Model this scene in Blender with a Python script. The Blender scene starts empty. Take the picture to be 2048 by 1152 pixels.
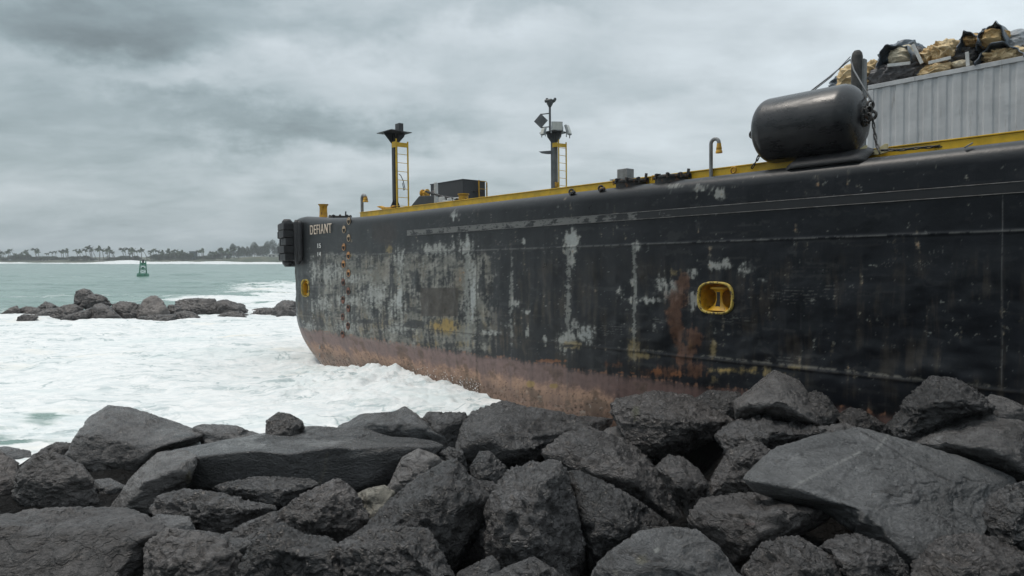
import bpy, bmesh, math, random
import numpy as np
from mathutils import Vector, Matrix

scene = bpy.context.scene
COL = scene.collection
R = math.radians
PI = math.pi
random.seed(7)
rng = np.random.default_rng(11)

# cloud masses: (photo x, photo y, half width, half height, brightness added)
SKY_BLOBS = [
    (60, 10, 700, 120, -0.17), (380, 95, 420, 50, -0.11), (700, 40, 260, 40, -0.06), (700, 130, 240, 50, 0.20), (900, 70, 160, 40, 0.12), (1900, 40, 320, 110, 0.16), (1040, 20, 160, 40, -0.10),
    (1300, 60, 300, 70, 0.08), (480, 250, 340, 42, -0.17), (780, 290, 180, 36, -0.10), (300, 178, 280, 36, 0.10), (60, 320, 240, 45, -0.13), (1350, 240, 420, 110, 0.06),
    (1480, 60, 130, 60, -0.08), (420, 340, 320, 30, 0.06), (300, 400, 400, 36, -0.05), (250, 490, 600, 30, -0.06), (1300, 190, 260, 30, -0.06)]
HAZE = 0.00045

# ------------------------------------------------------------------ camera
EYE = 3.9                                  # eye height above the sea (sea level is z = 0)
FPX = 1365.0                               # focal length in pixels of a 2048 wide frame
PITCH = math.atan(60.0 / FPX)
cam_data = bpy.data.cameras.new('camera')
cam_data.sensor_width = 36.0
cam_data.lens = 36.0 * FPX / 2048.0
cam_data.clip_start = 0.1
cam_data.clip_end = 20000.0
cam = bpy.data.objects.new('camera', cam_data)
COL.objects.link(cam)
cam.location = (0, 0, EYE)
cam.rotation_euler = (PI / 2 - PITCH, 0, 0)
scene.camera = cam

# ------------------------------------------------------------------ sun, exposure
SUN_EL, SUN_AZ = R(68), R(-75)             # behind the cloud, high up on the left
sd = bpy.data.lights.new('sun', 'SUN')
sd.energy = 1.4
sd.angle = R(14)
sd.color = (1.0, 0.92, 0.83)
sun = bpy.data.objects.new('sun', sd)
COL.objects.link(sun)
sdir = Vector((math.sin(SUN_AZ) * math.cos(SUN_EL), math.cos(SUN_AZ) * math.cos(SUN_EL), math.sin(SUN_EL)))
sun.rotation_euler = sdir.to_track_quat('Z', 'Y').to_euler()
sun.location = (0, 0, 60)
scene.view_settings.view_transform = 'Standard'
scene.view_settings.look = 'None'
scene.view_settings.exposure = 0.12
scene.view_settings.gamma = 1.0

# ------------------------------------------------------------------ world: overcast sky
world = bpy.data.worlds.new('World')
scene.world = world
world.use_nodes = True
WN = world.node_tree
WN.nodes.clear()


class NT:
    """tiny node builder"""
    def __init__(self, nt):
        self.nt = nt

    def n(self, kind, **kw):
        nd = self.nt.nodes.new(kind)
        for k, v in kw.items():
            setattr(nd, k, v)
        return nd

    def put(self, sock, v):
        if hasattr(v, 'is_output') or isinstance(v, bpy.types.NodeSocket):
            self.nt.links.new(v, sock)
        elif v is not None:
            if isinstance(v, (tuple, list)) and len(v) == 3 and sock.type == 'RGBA':
                v = (*v, 1.0)
            sock.default_value = v

    def math(self, op, a, b=None, c=None, clamp=False):
        nd = self.n('ShaderNodeMath', operation=op, use_clamp=clamp)
        self.put(nd.inputs[0], a)
        if b is not None:
            self.put(nd.inputs[1], b)
        if c is not None:
            self.put(nd.inputs[2], c)
        return nd.outputs[0]

    def mix(self, f, a, b, mode='MIX'):
        nd = self.n('ShaderNodeMix', data_type='RGBA', blend_type=mode, clamp_factor=True)
        self.put(nd.inputs[0], f)
        self.put(nd.inputs[6], a)
        self.put(nd.inputs[7], b)
        return nd.outputs[2]

    def noise(self, vec, scale, detail=4.0, rough=0.55, dist=0.0, kind='FBM'):
        nd = self.n('ShaderNodeTexNoise')
        nd.noise_type = kind
        self.put(nd.inputs['Vector'], vec)
        nd.inputs['Scale'].default_value = scale
        nd.inputs['Detail'].default_value = detail
        nd.inputs['Roughness'].default_value = rough
        nd.inputs['Distortion'].default_value = dist
        return nd.outputs['Fac']

    def ramp(self, f, lo, hi, a=0.0, b=1.0, smooth=True):
        nd = self.n('ShaderNodeMapRange', interpolation_type='SMOOTHSTEP' if smooth else 'LINEAR')
        self.put(nd.inputs[0], f)
        nd.inputs[1].default_value = lo
        nd.inputs[2].default_value = hi
        nd.inputs[3].default_value = a
        nd.inputs[4].default_value = b
        return nd.outputs[0]

    def mapping(self, vec, scale=(1, 1, 1), loc=(0, 0, 0), rot=(0, 0, 0)):
        nd = self.n('ShaderNodeMapping')
        self.put(nd.inputs[0], vec)
        nd.inputs['Scale'].default_value = scale
        nd.inputs['Location'].default_value = loc
        nd.inputs['Rotation'].default_value = rot
        return nd.outputs[0]

    def bump(self, h, strength=0.5, dist=0.02, normal=None):
        nd = self.n('ShaderNodeBump')
        nd.inputs['Strength'].default_value = strength
        nd.inputs['Distance'].default_value = dist
        self.put(nd.inputs['Height'], h)
        if normal is not None:
            self.put(nd.inputs['Normal'], normal)
        return nd.outputs[0]


w = NT(WN)
tc = w.n('ShaderNodeTexCoord').outputs['Generated']
sep = w.n('ShaderNodeSeparateXYZ')
WN.links.new(tc, sep.inputs[0])
X, Y, Z = sep.outputs
elv = w.math('ARCSINE', w.math('MINIMUM', w.math('MAXIMUM', Z, -1.0), 1.0))
azi = w.math('ARCTAN2', X, Y)
zz = w.math('ADD', w.math('MAXIMUM', Z, 0.0), 0.22)
comb = w.n('ShaderNodeCombineXYZ')
WN.links.new(w.math('DIVIDE', X, zz), comb.inputs[0])
WN.links.new(w.math('DIVIDE', Y, zz), comb.inputs[1])
cvec = comb.outputs[0]
n_big = w.noise(w.mapping(cvec, (0.5, 1.1, 1.0), (3.1, 1.7, 0)), 1.0, 7.0, 0.55, 0.3)
n_det = w.noise(w.mapping(cvec, (0.9, 1.3, 1.0), (0.3, 9.7, 0)), 2.6, 8.0, 0.6, 0.25)
warp_a = w.math('MULTIPLY_ADD', w.noise(w.mapping(tc, (1, 1, 2.2), (1, 2, 3)), 5.0, 6.0, 0.58), 0.5, -0.25)
warp_e = w.math('MULTIPLY_ADD', w.noise(w.mapping(tc, (1, 1, 1.6), (7, 5, 3)), 7.0, 6.0, 0.58), 0.22, -0.11)
az2 = w.math('ADD', azi, warp_a)
el2 = w.math('ADD', elv, warp_e)


def sky_blob(px, py, sx, sy, amp):
    a0 = math.atan((px - 1024) / FPX)
    e0 = math.atan((516 - py) / FPX * math.cos(a0))
    dx = w.math('MULTIPLY', w.math('SUBTRACT', az2, a0), FPX / sx)
    dy = w.math('MULTIPLY', w.math('SUBTRACT', el2, e0), FPX / sy)
    r2 = w.math('ADD', w.math('MULTIPLY', dx, dx), w.math('MULTIPLY', dy, dy))
    return w.math('MULTIPLY', w.math('EXPONENT', w.math('MULTIPLY', r2, -1.0)), amp)


# luminance of the cloud deck
lum = w.math('ADD', 0.505, w.math('MULTIPLY', w.math('POWER', w.math('MAXIMUM', Z, 0.0), 1.6), 0.70))
for b in SKY_BLOBS:
    lum = w.math('ADD', lum, sky_blob(*b))
lum = w.math('ADD', lum, w.math('MULTIPLY_ADD', n_big, 0.36, -0.18))
lum = w.math('ADD', lum, w.math('MULTIPLY_ADD', n_det, 0.40, -0.20))
# unseen sky behind the camera dimmed to cut fill; nothing bright under the horizon
back = w.math('MULTIPLY', w.ramp(Y, 0.15, -0.45), w.ramp(Z, 0.75, 0.25))
lum = w.math('MULTIPLY', lum, w.math('SUBTRACT', 1.0, w.math('MULTIPLY', back, 0.55)))
lum = w.math('MINIMUM', w.math('MAXIMUM', lum, 0.16), 1.6)
lum = w.math('MULTIPLY', lum, w.ramp(Z, -0.10, -0.01, 0.12, 1.0))
tint = w.mix(w.ramp(lum, 0.30, 0.68), (0.805, 0.995, 1.07), (0.90, 1.0, 1.06))
ccol = w.n('ShaderNodeVectorMath', operation='SCALE')
WN.links.new(tint, ccol.inputs[0])
WN.links.new(w.math('MULTIPLY', lum, 10.0), ccol.inputs['Scale'])
sky = w.n('ShaderNodeTexSky', sky_type='NISHITA')
sky.sun_disc = False
sky.sun_elevation = SUN_EL
sky.sun_rotation = SUN_AZ
sky.air_density = 1.5
sky.dust_density = 3.0
fin = w.mix(0.93, sky.outputs[0], ccol.outputs[0])
bg = w.n('ShaderNodeBackground')
bg.inputs['Strength'].default_value = 0.1
WN.links.new(fin, bg.inputs['Color'])
wo = w.n('ShaderNodeOutputWorld')
WN.links.new(bg.outputs[0], wo.inputs[0])

# ------------------------------------------------------------------ numpy noise
_perm = rng.permutation(512)
_perm = np.concatenate([_perm, _perm, _perm])
_grad = rng.normal(size=(512, 3))
_grad /= np.linalg.norm(_grad, axis=1)[:, None]


def pnoise(P):
    P = np.asarray(P, dtype=np.float64)
    I = np.floor(P).astype(np.int64)
    F = P - I
    I &= 511
    U = F * F * F * (F * (F * 6 - 15) + 10)
    out = np.zeros(len(P))
    for dx in (0, 1):
        wx = U[:, 0] if dx else 1 - U[:, 0]
        a = _perm[(I[:, 0] + dx) & 511]
        for dy in (0, 1):
            wy = U[:, 1] if dy else 1 - U[:, 1]
            b = _perm[a + ((I[:, 1] + dy) & 511)]
            for dz in (0, 1):
                wz = U[:, 2] if dz else 1 - U[:, 2]
                g = _grad[_perm[b + ((I[:, 2] + dz) & 511)] & 511]
                d = g[:, 0] * (F[:, 0] - dx) + g[:, 1] * (F[:, 1] - dy) + g[:, 2] * (F[:, 2] - dz)
                out += wx * wy * wz * d
    return out * 1.5


def fbm(P, octv=4, gain=0.5, lac=2.03):
    P = np.asarray(P, dtype=np.float64)
    s = np.zeros(len(P))
    a = 1.0
    for k in range(octv):
        s += a * pnoise(P * (lac ** k) + 17.3 * k)
        a *= gain
    return s


def ridged(P, octv=4, gain=0.5, lac=2.1):
    P = np.asarray(P, dtype=np.float64)
    s = np.zeros(len(P))
    a = 1.0
    for k in range(octv):
        s += a * (1 - 2 * np.abs(pnoise(P * (lac ** k) + 9.1 * k)))
        a *= gain
    return s


def sstep(x, a, b):
    t = np.clip((x - a) / (b - a), 0, 1)
    return t * t * (3 - 2 * t)


# ------------------------------------------------------------------ pixels to places
CP, SP = math.cos(PITCH), math.sin(PITCH)


def ray(px, py):
    a = (px - 1024) / FPX
    b = (576 - py) / FPX
    return Vector((a, CP + b * SP, -SP + b * CP))


def at(px, py, y):
    d = ray(px, py)
    return Vector((0, 0, EYE)) + d * (y / d.y)


def sea_y(py):
    """distance at which the sea shows at this height of the photo"""
    d = ray(1024, py)
    return -EYE / d.z * d.y


# the barge frame: u aft along the side, v inboard, w up
B_YAW = -R(47.9)
B_TILT = R(0.84)
B_ORG = Vector((-7.76, 25.4, 0.0))
B_ROT = Matrix.Rotation(B_YAW, 3, 'Z') @ Matrix.Rotation(-B_TILT, 3, 'Y')
B_MAT = Matrix.Translation(B_ORG) @ B_ROT.to_4x4()
B_EUL = B_ROT.to_euler()
_cl = B_ROT.transposed() @ (Vector((0, 0, EYE)) - B_ORG)


def hv(px, py, v=0.0):
    """photo position on the plane v metres inboard of the barge side -> (u, w)"""
    d = B_ROT.transposed() @ ray(px, py)
    t = (v - _cl.y) / d.y
    p = _cl + d * t
    return p.x, p.z


def H(px, py, v=0.0):
    u, ww = hv(px, py, v)
    return Vector((u, v, ww))


def to_px(P):
    """world points (N,3) -> photo pixels"""
    P = np.asarray(P) - np.array([0, 0, EYE])
    f = P[:, 1] * CP - P[:, 2] * SP
    up = P[:, 1] * SP + P[:, 2] * CP
    return 1024 + FPX * P[:, 0] / f, 576 - FPX * up / f


def b_to_world(L):
    A = np.array(B_ROT)
    return np.asarray(L) @ A.T + np.array(B_ORG)


# ------------------------------------------------------------------ objects
def link(o, parent=None):
    COL.objects.link(o)
    if parent is not None:
        o.parent = parent
    return o


def tag(o, label=None, cat=None, group=None, kind=None):
    if label:
        o['label'] = label
    if cat:
        o['category'] = cat
    if group:
        o['group'] = group
    if kind:
        o['kind'] = kind
    return o


def thing(name, label, cat, loc=(0, 0, 0), rot=(0, 0, 0), group=None):
    o = bpy.data.objects.new(name, None)
    o.empty_display_size = 0.2
    o.location = loc
    o.rotation_euler = rot
    link(o)
    return tag(o, label, cat, group)


def on_barge(name, label, cat, u, v, ww, group=None):
    return thing(name, label, cat, B_MAT @ Vector((u, v, ww)), B_EUL, group)


def mesh_np(name, V, F, mat, parent=None, smooth=True, loc=None):
    me = bpy.data.meshes.new(name)
    V = np.asarray(V, dtype=np.float32)
    F = np.asarray(F, dtype=np.int32)
    k = F.shape[1]
    me.vertices.add(len(V))
    me.vertices.foreach_set('co', V.ravel())
    me.loops.add(F.size)
    me.loops.foreach_set('vertex_index', F.ravel())
    me.polygons.add(len(F))
    me.polygons.foreach_set('loop_start', np.arange(len(F), dtype=np.int32) * k)
    me.polygons.foreach_set('loop_total', np.full(len(F), k, dtype=np.int32))
    me.polygons.foreach_set('use_smooth', np.full(len(F), smooth, dtype=bool))
    me.update(calc_edges=True)
    me.validate()
    for m in (mat if isinstance(mat, (list, tuple)) else [mat]):
        me.materials.append(m)
    o = bpy.data.objects.new(name, me)
    if loc is not None:
        o.location = loc
    return link(o, parent)


def add_attr(o, name, data, kind='FLOAT_COLOR'):
    a = o.data.attributes.new(name, kind, 'POINT')
    a.data.foreach_set('color' if kind == 'FLOAT_COLOR' else 'value', np.asarray(data, dtype=np.float32).ravel())


class MB:
    """collects shapes and links them as one mesh"""
    def __init__(self):
        self.v, self.f, self.m = [], [], []
        self.mi = 0

    def _add(self, vs, fs):
        k = len(self.v)
        self.v += [Vector(p) for p in vs]
        for f in fs:
            self.f.append([i + k for i in f])
            self.m.append(self.mi)

    def box(self, c, s, rot=None):
        c = Vector(c)
        hx, hy, hz = s[0] / 2, s[1] / 2, s[2] / 2
        pts = [Vector((x, y, z)) for z in (-hz, hz) for y in (-hy, hy) for x in (-hx, hx)]
        if rot is not None:
            pts = [rot @ p for p in pts]
        self._add([c + p for p in pts], [(0, 2, 3, 1), (4, 5, 7, 6), (0, 1, 5, 4), (2, 6, 7, 3), (0, 4, 6, 2), (1, 3, 7, 5)])
        return self

    def bar(self, a, b, wd, hg, up=(0, 0, 1)):
        a, b = Vector(a), Vector(b)
        d = (b - a)
        L = d.length
        d.normalize()
        up = Vector(up)
        s = d.cross(up)
        if s.length < 1e-4:
            s = d.cross(Vector((1, 0, 0)))
        s.normalize()
        t = s.cross(d)
        return self.box((a + b) / 2, (L, wd, hg), Matrix((d, s, t)).transposed())

    def tube(self, pts, r, n=10, cap=True, closed=False):
        pts = [Vector(p) for p in pts]
        N = len(pts)
        rs = r if isinstance(r, (list, tuple)) else [r] * N
        vs, fs = [], []
        prev = None
        for i, p in enumerate(pts):
            if closed:
                d = pts[(i + 1) % N] - pts[i - 1]
            else:
                d = pts[min(i + 1, N - 1)] - pts[max(i - 1, 0)]
            d.normalize()
            if prev is None:
                s = d.orthogonal()
            else:
                s = prev - d * prev.dot(d)
                if s.length < 1e-5:
                    s = d.orthogonal()
            s.normalize()
            prev = s
            t = d.cross(s)
            for k in range(n):
                a = 2 * PI * k / n
                vs.append(p + (s * math.cos(a) + t * math.sin(a)) * rs[i])
        for i in range(N if closed else N - 1):
            j = (i + 1) % N
            for k in range(n):
                k2 = (k + 1) % n
                fs.append((i * n + k, i * n + k2, j * n + k2, j * n + k))
        if cap and not closed:
            fs.append(tuple(range(n - 1, -1, -1)))
            fs.append(tuple((N - 1) * n + k for k in range(n)))
        self._add(vs, fs)
        return self

    def lathe(self, prof, org=(0, 0, 0), axis=(0, 0, 1), n=24):
        """prof: list of (radius, height along the axis)"""
        org, ax = Vector(org), Vector(axis).normalized()
        s = ax.orthogonal().normalized()
        t = ax.cross(s)
        vs, fs = [], []
        for r_, h in prof:
            for k in range(n):
                a = 2 * PI * k / n
                vs.append(org + ax * h + (s * math.cos(a) + t * math.sin(a)) * max(r_, 1e-4))
        for i in range(len(prof) - 1):
            for k in range(n):
                k2 = (k + 1) % n
                fs.append((i * n + k, i * n + k2, (i + 1) * n + k2, (i + 1) * n + k))
        fs.append(tuple(range(n - 1, -1, -1)))
        fs.append(tuple((len(prof) - 1) * n + k for k in range(n)))
        self._add(vs, fs)
        return self

    def prism(self, poly, off):
        """poly: 3D outline, extruded by the vector off"""
        poly = [Vector(p) for p in poly]
        off = Vector(off)
        n = len(poly)
        vs = poly + [p + off for p in poly]
        fs = [tuple(range(n - 1, -1, -1)), tuple(range(n, 2 * n))]
        for k in range(n):
            k2 = (k + 1) % n
            fs.append((k, k2, n + k2, n + k))
        self._add(vs, fs)
        return self

    def ico(self, c, r, sub=2):
        bm = bmesh.new()
        bmesh.ops.create_icosphere(bm, subdivisions=sub, radius=1)
        c = Vector(c)
        rr = r if isinstance(r, (tuple, list)) else (r, r, r)
        self._add([c + Vector((v.co.x * rr[0], v.co.y * rr[1], v.co.z * rr[2])) for v in bm.verts],
                  [tuple(v.index for v in f.verts) for f in bm.faces])
        bm.free()
        return self

    def build(self, name, mats, parent=None, smooth=False, bevel=0.0, org=None, auto=None):
        me = bpy.data.meshes.new(name)
        o0 = Vector(org) if org is not None else Vector((0, 0, 0))
        me.from_pydata([tuple(p - o0) for p in self.v], [], self.f)
        if not isinstance(mats, (list, tuple)):
            mats = [mats]
        for m in mats:
            me.materials.append(m)
        me.polygons.foreach_set('material_index', self.m)
        bm = bmesh.new()
        bm.from_mesh(me)
        bmesh.ops.recalc_face_normals(bm, faces=bm.faces)
        bm.to_mesh(me)
        bm.free()
        if smooth or auto:
            me.polygons.foreach_set('use_smooth', [True] * len(me.polygons))
        if auto:
            me.set_sharp_from_angle(angle=R(auto))
        o = bpy.data.objects.new(name, me)
        o.location = o0
        link(o, parent)
        if bevel:
            md = o.modifiers.new('bevel', 'BEVEL')
            md.width = bevel
            md.segments = 2
            md.limit_method = 'ANGLE'
        return o


def chain_mb(pts, pitch=0.11, r=0.013, wd=0.06):
    """links along a polyline"""
    mb = MB()
    pts = [Vector(p) for p in pts]
    seg = [(pts[i + 1] - pts[i]).length for i in range(len(pts) - 1)]
    tot = sum(seg)
    n = max(2, int(tot / pitch))
    k = 0
    for i in range(n):
        s = (i + 0.5) / n * tot
        j = 0
        while j < len(seg) - 1 and s > seg[j]:
            s -= seg[j]
            j += 1
        d = (pts[j + 1] - pts[j]).normalized()
        c = pts[j] + d * s
        side = d.cross(Vector((0.3, 0.5, 0.8))).normalized()
        if i % 2:
            side = d.cross(side).normalized()
        L = pitch * 0.64
        hw = wd / 2 - r
        ring = []
        for q in range(12):
            a = 2 * PI * q / 12
            ex = (L - hw) * (1 if math.cos(a) > 0 else -1) if abs(math.cos(a)) > 1e-6 else 0
            ring.append(c + d * (ex + hw * math.cos(a)) + side * (hw * math.sin(a)))
        mb.tube(ring, r, 6, closed=True)
    return mb


# ------------------------------------------------------------------ materials
def mat(name):
    m = bpy.data.materials.new(name)
    m.use_nodes = True
    nt = m.node_tree
    b = nt.nodes['Principled BSDF']
    return m, NT(nt), b


def plain(name, col, rough=0.5, metal=0.0, var=0.15, scale=6.0, bump=0.0, rust=None, rust_amt=0.55, spec=0.5):
    """painted or bare surface with mottled wear, optional rust"""
    m, t, b = mat(name)
    co = t.n('ShaderNodeTexCoord').outputs['Object']
    n1 = t.noise(co, scale, 6, 0.6)
    dark = tuple(c * (1 - var * 1.6) for c in col)
    lite = tuple(min(1, c * (1 + var)) for c in col)
    c = t.mix(t.ramp(n1, 0.3, 0.7), dark, lite)
    if rust:
        n2 = t.noise(t.mapping(co, (1, 1, 0.5)), scale * 1.7, 8, 0.68)
        c = t.mix(t.ramp(n2, rust_amt, rust_amt + 0.07), c, rust)
    t.put(b.inputs['Base Color'], c)
    t.put(b.inputs['Roughness'], t.ramp(n1, 0.2, 0.8, max(0.05, rough - 0.1), min(1, rough + 0.1)))
    b.inputs['Metallic'].default_value = metal
    b.inputs['Specular IOR Level'].default_value = spec
    if bump:
        t.put(b.inputs['Normal'], t.bump(t.noise(co, scale * 4, 6, 0.6), 0.6, bump))
    return m


M = {}
M['yellow'] = plain('yellow_paint', (0.74, 0.45, 0.02), 0.45, var=0.14, scale=3.0, rust=(0.16, 0.07, 0.03), rust_amt=0.66)
M['yellow_rusty'] = plain('rusty_yellow_paint', (0.58, 0.31, 0.02), 0.55, var=0.2, scale=7.0, rust=(0.11, 0.045, 0.02), rust_amt=0.55, bump=0.004)
M['bitt_yellow'] = plain('chipped_yellow_paint', (0.62, 0.33, 0.015), 0.45, var=0.2, scale=5.0, rust=(0.10, 0.055, 0.02), rust_amt=0.57, bump=0.003)
M['rim_yellow'] = plain('weathered_yellow_rim', (0.50, 0.36, 0.07), 0.6, var=0.25, scale=12.0, rust=(0.05, 0.035, 0.025), rust_amt=0.52, bump=0.006)
M['black_steel'] = plain('black_steel_paint', (0.022, 0.024, 0.026), 0.4, var=0.3, scale=4.0)
M['charcoal'] = plain('charcoal_paint', (0.05, 0.053, 0.056), 0.5, var=0.2, scale=4.0)
M['rusty_black'] = plain('rusty_black_steel', (0.03, 0.028, 0.027), 0.6, var=0.4, scale=9.0, rust=(0.14, 0.065, 0.03), rust_amt=0.55, bump=0.004)
M['grey_steel'] = plain('grey_steel', (0.22, 0.225, 0.225), 0.5, var=0.2, scale=6.0, rust=(0.15, 0.10, 0.07), rust_amt=0.63)
M['galv'] = plain('galvanised_steel', (0.42, 0.44, 0.44), 0.45, metal=0.3, var=0.15, scale=6.0)
M['white_paint'] = plain('worn_white_paint', (0.62, 0.62, 0.6), 0.5, var=0.15, scale=6.0, rust=(0.2, 0.12, 0.08), rust_amt=0.64)
M['lamp_glass'] = plain('floodlight_glass', (0.55, 0.55, 0.5), 0.15, var=0.05)
M['chain'] = plain('dark_chain_steel', (0.07, 0.068, 0.066), 0.5, metal=0.4, var=0.3, scale=20.0, rust=(0.12, 0.06, 0.035), rust_amt=0.6)
M['cable'] = plain('wire_rope', (0.12, 0.125, 0.13), 0.5, var=0.2, scale=20.0)
M['rubber'] = plain('cracked_black_rubber', (0.016, 0.016, 0.018), 0.55, var=0.35, scale=9.0, bump=0.02)
M['lettering'] = plain('chipped_white_lettering', (0.60, 0.50, 0.40), 0.6, var=0.15, scale=9.0, rust=(0.2, 0.1, 0.06), rust_amt=0.62)
M['draft_white'] = plain('draft_mark_white', (0.62, 0.62, 0.6), 0.6, var=0.1)
M['draft_faded'] = plain('faded_draft_mark', (0.24, 0.24, 0.23), 0.6, var=0.2)
M['foothold'] = plain('orange_foothold_paint', (0.42, 0.20, 0.07), 0.55, var=0.25, scale=8.0, rust=(0.10, 0.04, 0.02), rust_amt=0.58)
M['foothold_low'] = plain('rusty_foothold', (0.17, 0.07, 0.045), 0.6, var=0.3, scale=8.0)
M['foothold_pale'] = plain('pale_foothold_paint', (0.42, 0.31, 0.2), 0.55, var=0.2, scale=8.0)
M['hole_shade'] = plain('painted_hole_shade', (0.012, 0.011, 0.010), 0.8, var=0.2)
M['wood'] = plain('weathered_dark_timber', (0.06, 0.058, 0.055), 0.75, var=0.35, scale=8.0, bump=0.01)

# ================================================================== the sea
def build_sea():
    pys = np.concatenate([np.linspace(518.6, 534, 50), np.arange(534.4, 640, 0.8), np.arange(641, 960, 1.0),
                          np.linspace(964, 1400, 40), np.array([1600, 2000, 2800])])
    ys = np.array([sea_y(p) for p in pys])
    ys = np.concatenate([[1050.0], ys])
    pxs = np.concatenate([np.linspace(-2600, -220, 60), np.arange(-200, 1320, 2.6), np.linspace(1330, 4600, 90)])
    nx, ny = len(pxs), len(ys)
    Yg = np.repeat(ys, nx)
    Xg = np.tile((pxs - 1024) / FPX, ny) * Yg
    P = np.stack([Xg, Yg, np.zeros_like(Xg)], 1)
    px = np.tile(pxs, ny)
    far = sstep(Yg, 40, 60)
    # swell, chop and foam lumps
    w1 = fbm(np.stack([Xg * 0.10, Yg * 0.20, Yg * 0 + 3], 1), 3)
    wv = fbm(np.stack([Xg * 0.22, Yg * 0.55, Yg * 0], 1), 3, 0.5)
    warp = fbm(np.stack([Xg * 0.35, Yg * 0.5, Yg * 0 + 5], 1), 3)
    r1 = ridged(np.stack([Xg * 0.30 + warp * 0.5, Yg * 0.85 + warp * 0.7, Yg * 0 + 8], 1), 4, 0.55)
    f1 = fbm(np.stack([Xg * 1.5, Yg * 2.6, Yg * 0 + 1], 1), 4, 0.55)
    calm = 1 - 0.75 * sstep(Yg, 150, 450)
    z = 0.20 * w1 + 0.10 * wv
    lump = 0.055 * np.maximum(r1, -0.6) + 0.020 * f1
    near_hull = np.exp(-((px - 760) / 190) ** 2) * np.exp(-((Yg - 21) / 4.5) ** 2)
    z += lump * (1 - far * 0.3) + near_hull * (0.10 + 0.16 * np.abs(f1) + 0.10 * r1)
    cres = ridged(np.stack([Xg * 0.035 + w1 * 0.15, Yg * 0.075 + w1 * 0.4, Yg * 0 + 4], 1), 2, 0.45)
    z += far * calm * 0.18 * cres
    # breakers in front of the far shore
    yb = 470 + 16 * np.sin(Xg * 0.011) + 10 * pnoise(np.stack([Xg * 0.02, Yg * 0, Yg * 0 + 2], 1))
    hb = 0.55 + 0.45 * fbm(np.stack([Xg * 0.02, Yg * 0 + 1, Yg * 0], 1), 3)
    hb = np.clip(hb, 0.1, 1.4)
    hb += 1.1 * np.exp(-((Xg + 262) / 13) ** 2) + 0.7 * np.exp(-((Xg + 195) / 55) ** 2)
    br = np.exp(-((Yg - yb) / 9.0) ** 2) * hb
    z += 1.5 * br
    # surge against the side of the barge
    L = (P - np.array(B_ORG)) @ np.array(B_ROT)
    surge = np.exp(-((L[:, 1] + 0.35) / 0.55) ** 2) * sstep(L[:, 0], -1.5, 0.6) * (1 - sstep(L[:, 0], 9, 12))
    rim_ = np.exp(-((np.hypot(L[:, 0] + 0.6, L[:, 1] - 3.0) - 3.3) / 0.7) ** 2) * (L[:, 0] < 0.5)
    sp_ = fbm(np.stack([Xg * 1.3, Yg * 1.3, Yg * 0 + 2], 1), 2, 0.45)
    z += (surge + 0.8 * rim_) * (0.03 + 0.14 * np.abs(sp_) + 0.06 * sstep(fbm(np.stack([L[:, 0] * 0.9, L[:, 0] * 0, L[:, 0] * 0 + 3], 1), 3), 0, 0.6))
    z += np.exp(-((L[:, 1] + 0.5) / 2.2) ** 2) * sstep(L[:, 0], -4, -1) * (-0.30 + 0.50 * sstep(L[:, 0], 0, 8.5)) * (1 - sstep(L[:, 0], 12, 14))
    z -= 0.7 * (1 - sstep(Yg, 11.7, 12.9))
    # foam cover
    lace = ridged(np.stack([Xg * 0.16 + warp * 0.25, Yg * 0.20 + warp * 0.3, Yg * 0 + 6], 1), 4, 0.62)
    foam = 1.08 - 0.34 * sstep(r1, 0.85, 1.2)
    thin = fbm(np.stack([Xg * 0.12, Yg * 0.22, Yg * 0 + 31], 1), 3)
    foam -= 0.12 * sstep(thin, 0.25, 0.7)
    foam -= 0.66 * np.exp(-((px + 30) / 110) ** 2) * np.exp(-((Yg - 14.4) / 1.1) ** 2)
    foam -= 0.40 * np.exp(-((px - 80) / 45) ** 2) * np.exp(-((Yg - 16.6) / 0.8) ** 2)
    foam_far = -0.05 + 0.0 * Yg
    patch = np.exp(-((px - 590) / 150) ** 2) * sstep(Yg, 40, 46) * (1 - sstep(Yg, 85, 135))
    patch2 = 0.55 * np.exp(-((px - 420) / 120) ** 2) * np.exp(-((Yg - 56) / 10) ** 2)
    left = 0.55 * np.exp(-((px - 0) / 60) ** 2) * np.exp(-((Yg - 47) / 5) ** 2)
    foam_far += (patch + patch2 + left) * (0.20 + 0.36 * lace)
    sp = fbm(np.stack([Xg * 0.02, Yg * 0.085, Yg * 0 + 12], 1), 4, 0.55)
    foam_far += 0.36 * sstep(sp, 0.55, 0.85) + 0.08 * lace
    foam_far += 1.3 * np.exp(-((Yg - yb + 6) / 20.0) ** 2) * np.clip(hb, 0.25, 1)
    foam_far += 0.8 * np.exp(-((Yg - 545) / 14.0) ** 2)
    edge = sstep(Yg + 0.9 * warp, 43.5, 47.5)
    foam = foam * (1 - edge) + foam_far * edge
    P[:, 2] = z
    i = np.arange((ny - 1) * nx).reshape(ny - 1, nx)[:, :-1].ravel()
    F = np.stack([i, i + nx, i + nx + 1, i + 1], 1)

    m, t, b = mat('sea_water_and_foam')
    at_ = t.n('ShaderNodeAttribute', attribute_name='foam').outputs['Fac']
    co = t.n('ShaderNodeTexCoord').outputs['Object']
    nA = t.noise(t.mapping(co, (0.5, 1.4, 1)), 2.0, 8, 0.6, 0.7)
    nB = t.noise(t.mapping(co, (0.05, 0.16, 1)), 2.0, 8, 0.6, 0.4)
    nC = t.noise(t.mapping(co, (0.7, 1.5, 1)), 2.2, 6, 0.52, 0.8)
    f = t.math('ADD', at_, t.math('MULTIPLY_ADD', nA, 0.75, -0.375))
    fm = t.ramp(f, 0.32, 0.66)
    water = t.mix(t.ramp(nB, 0.35, 0.65), (0.165, 0.255, 0.225), (0.235, 0.335, 0.30))
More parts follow.
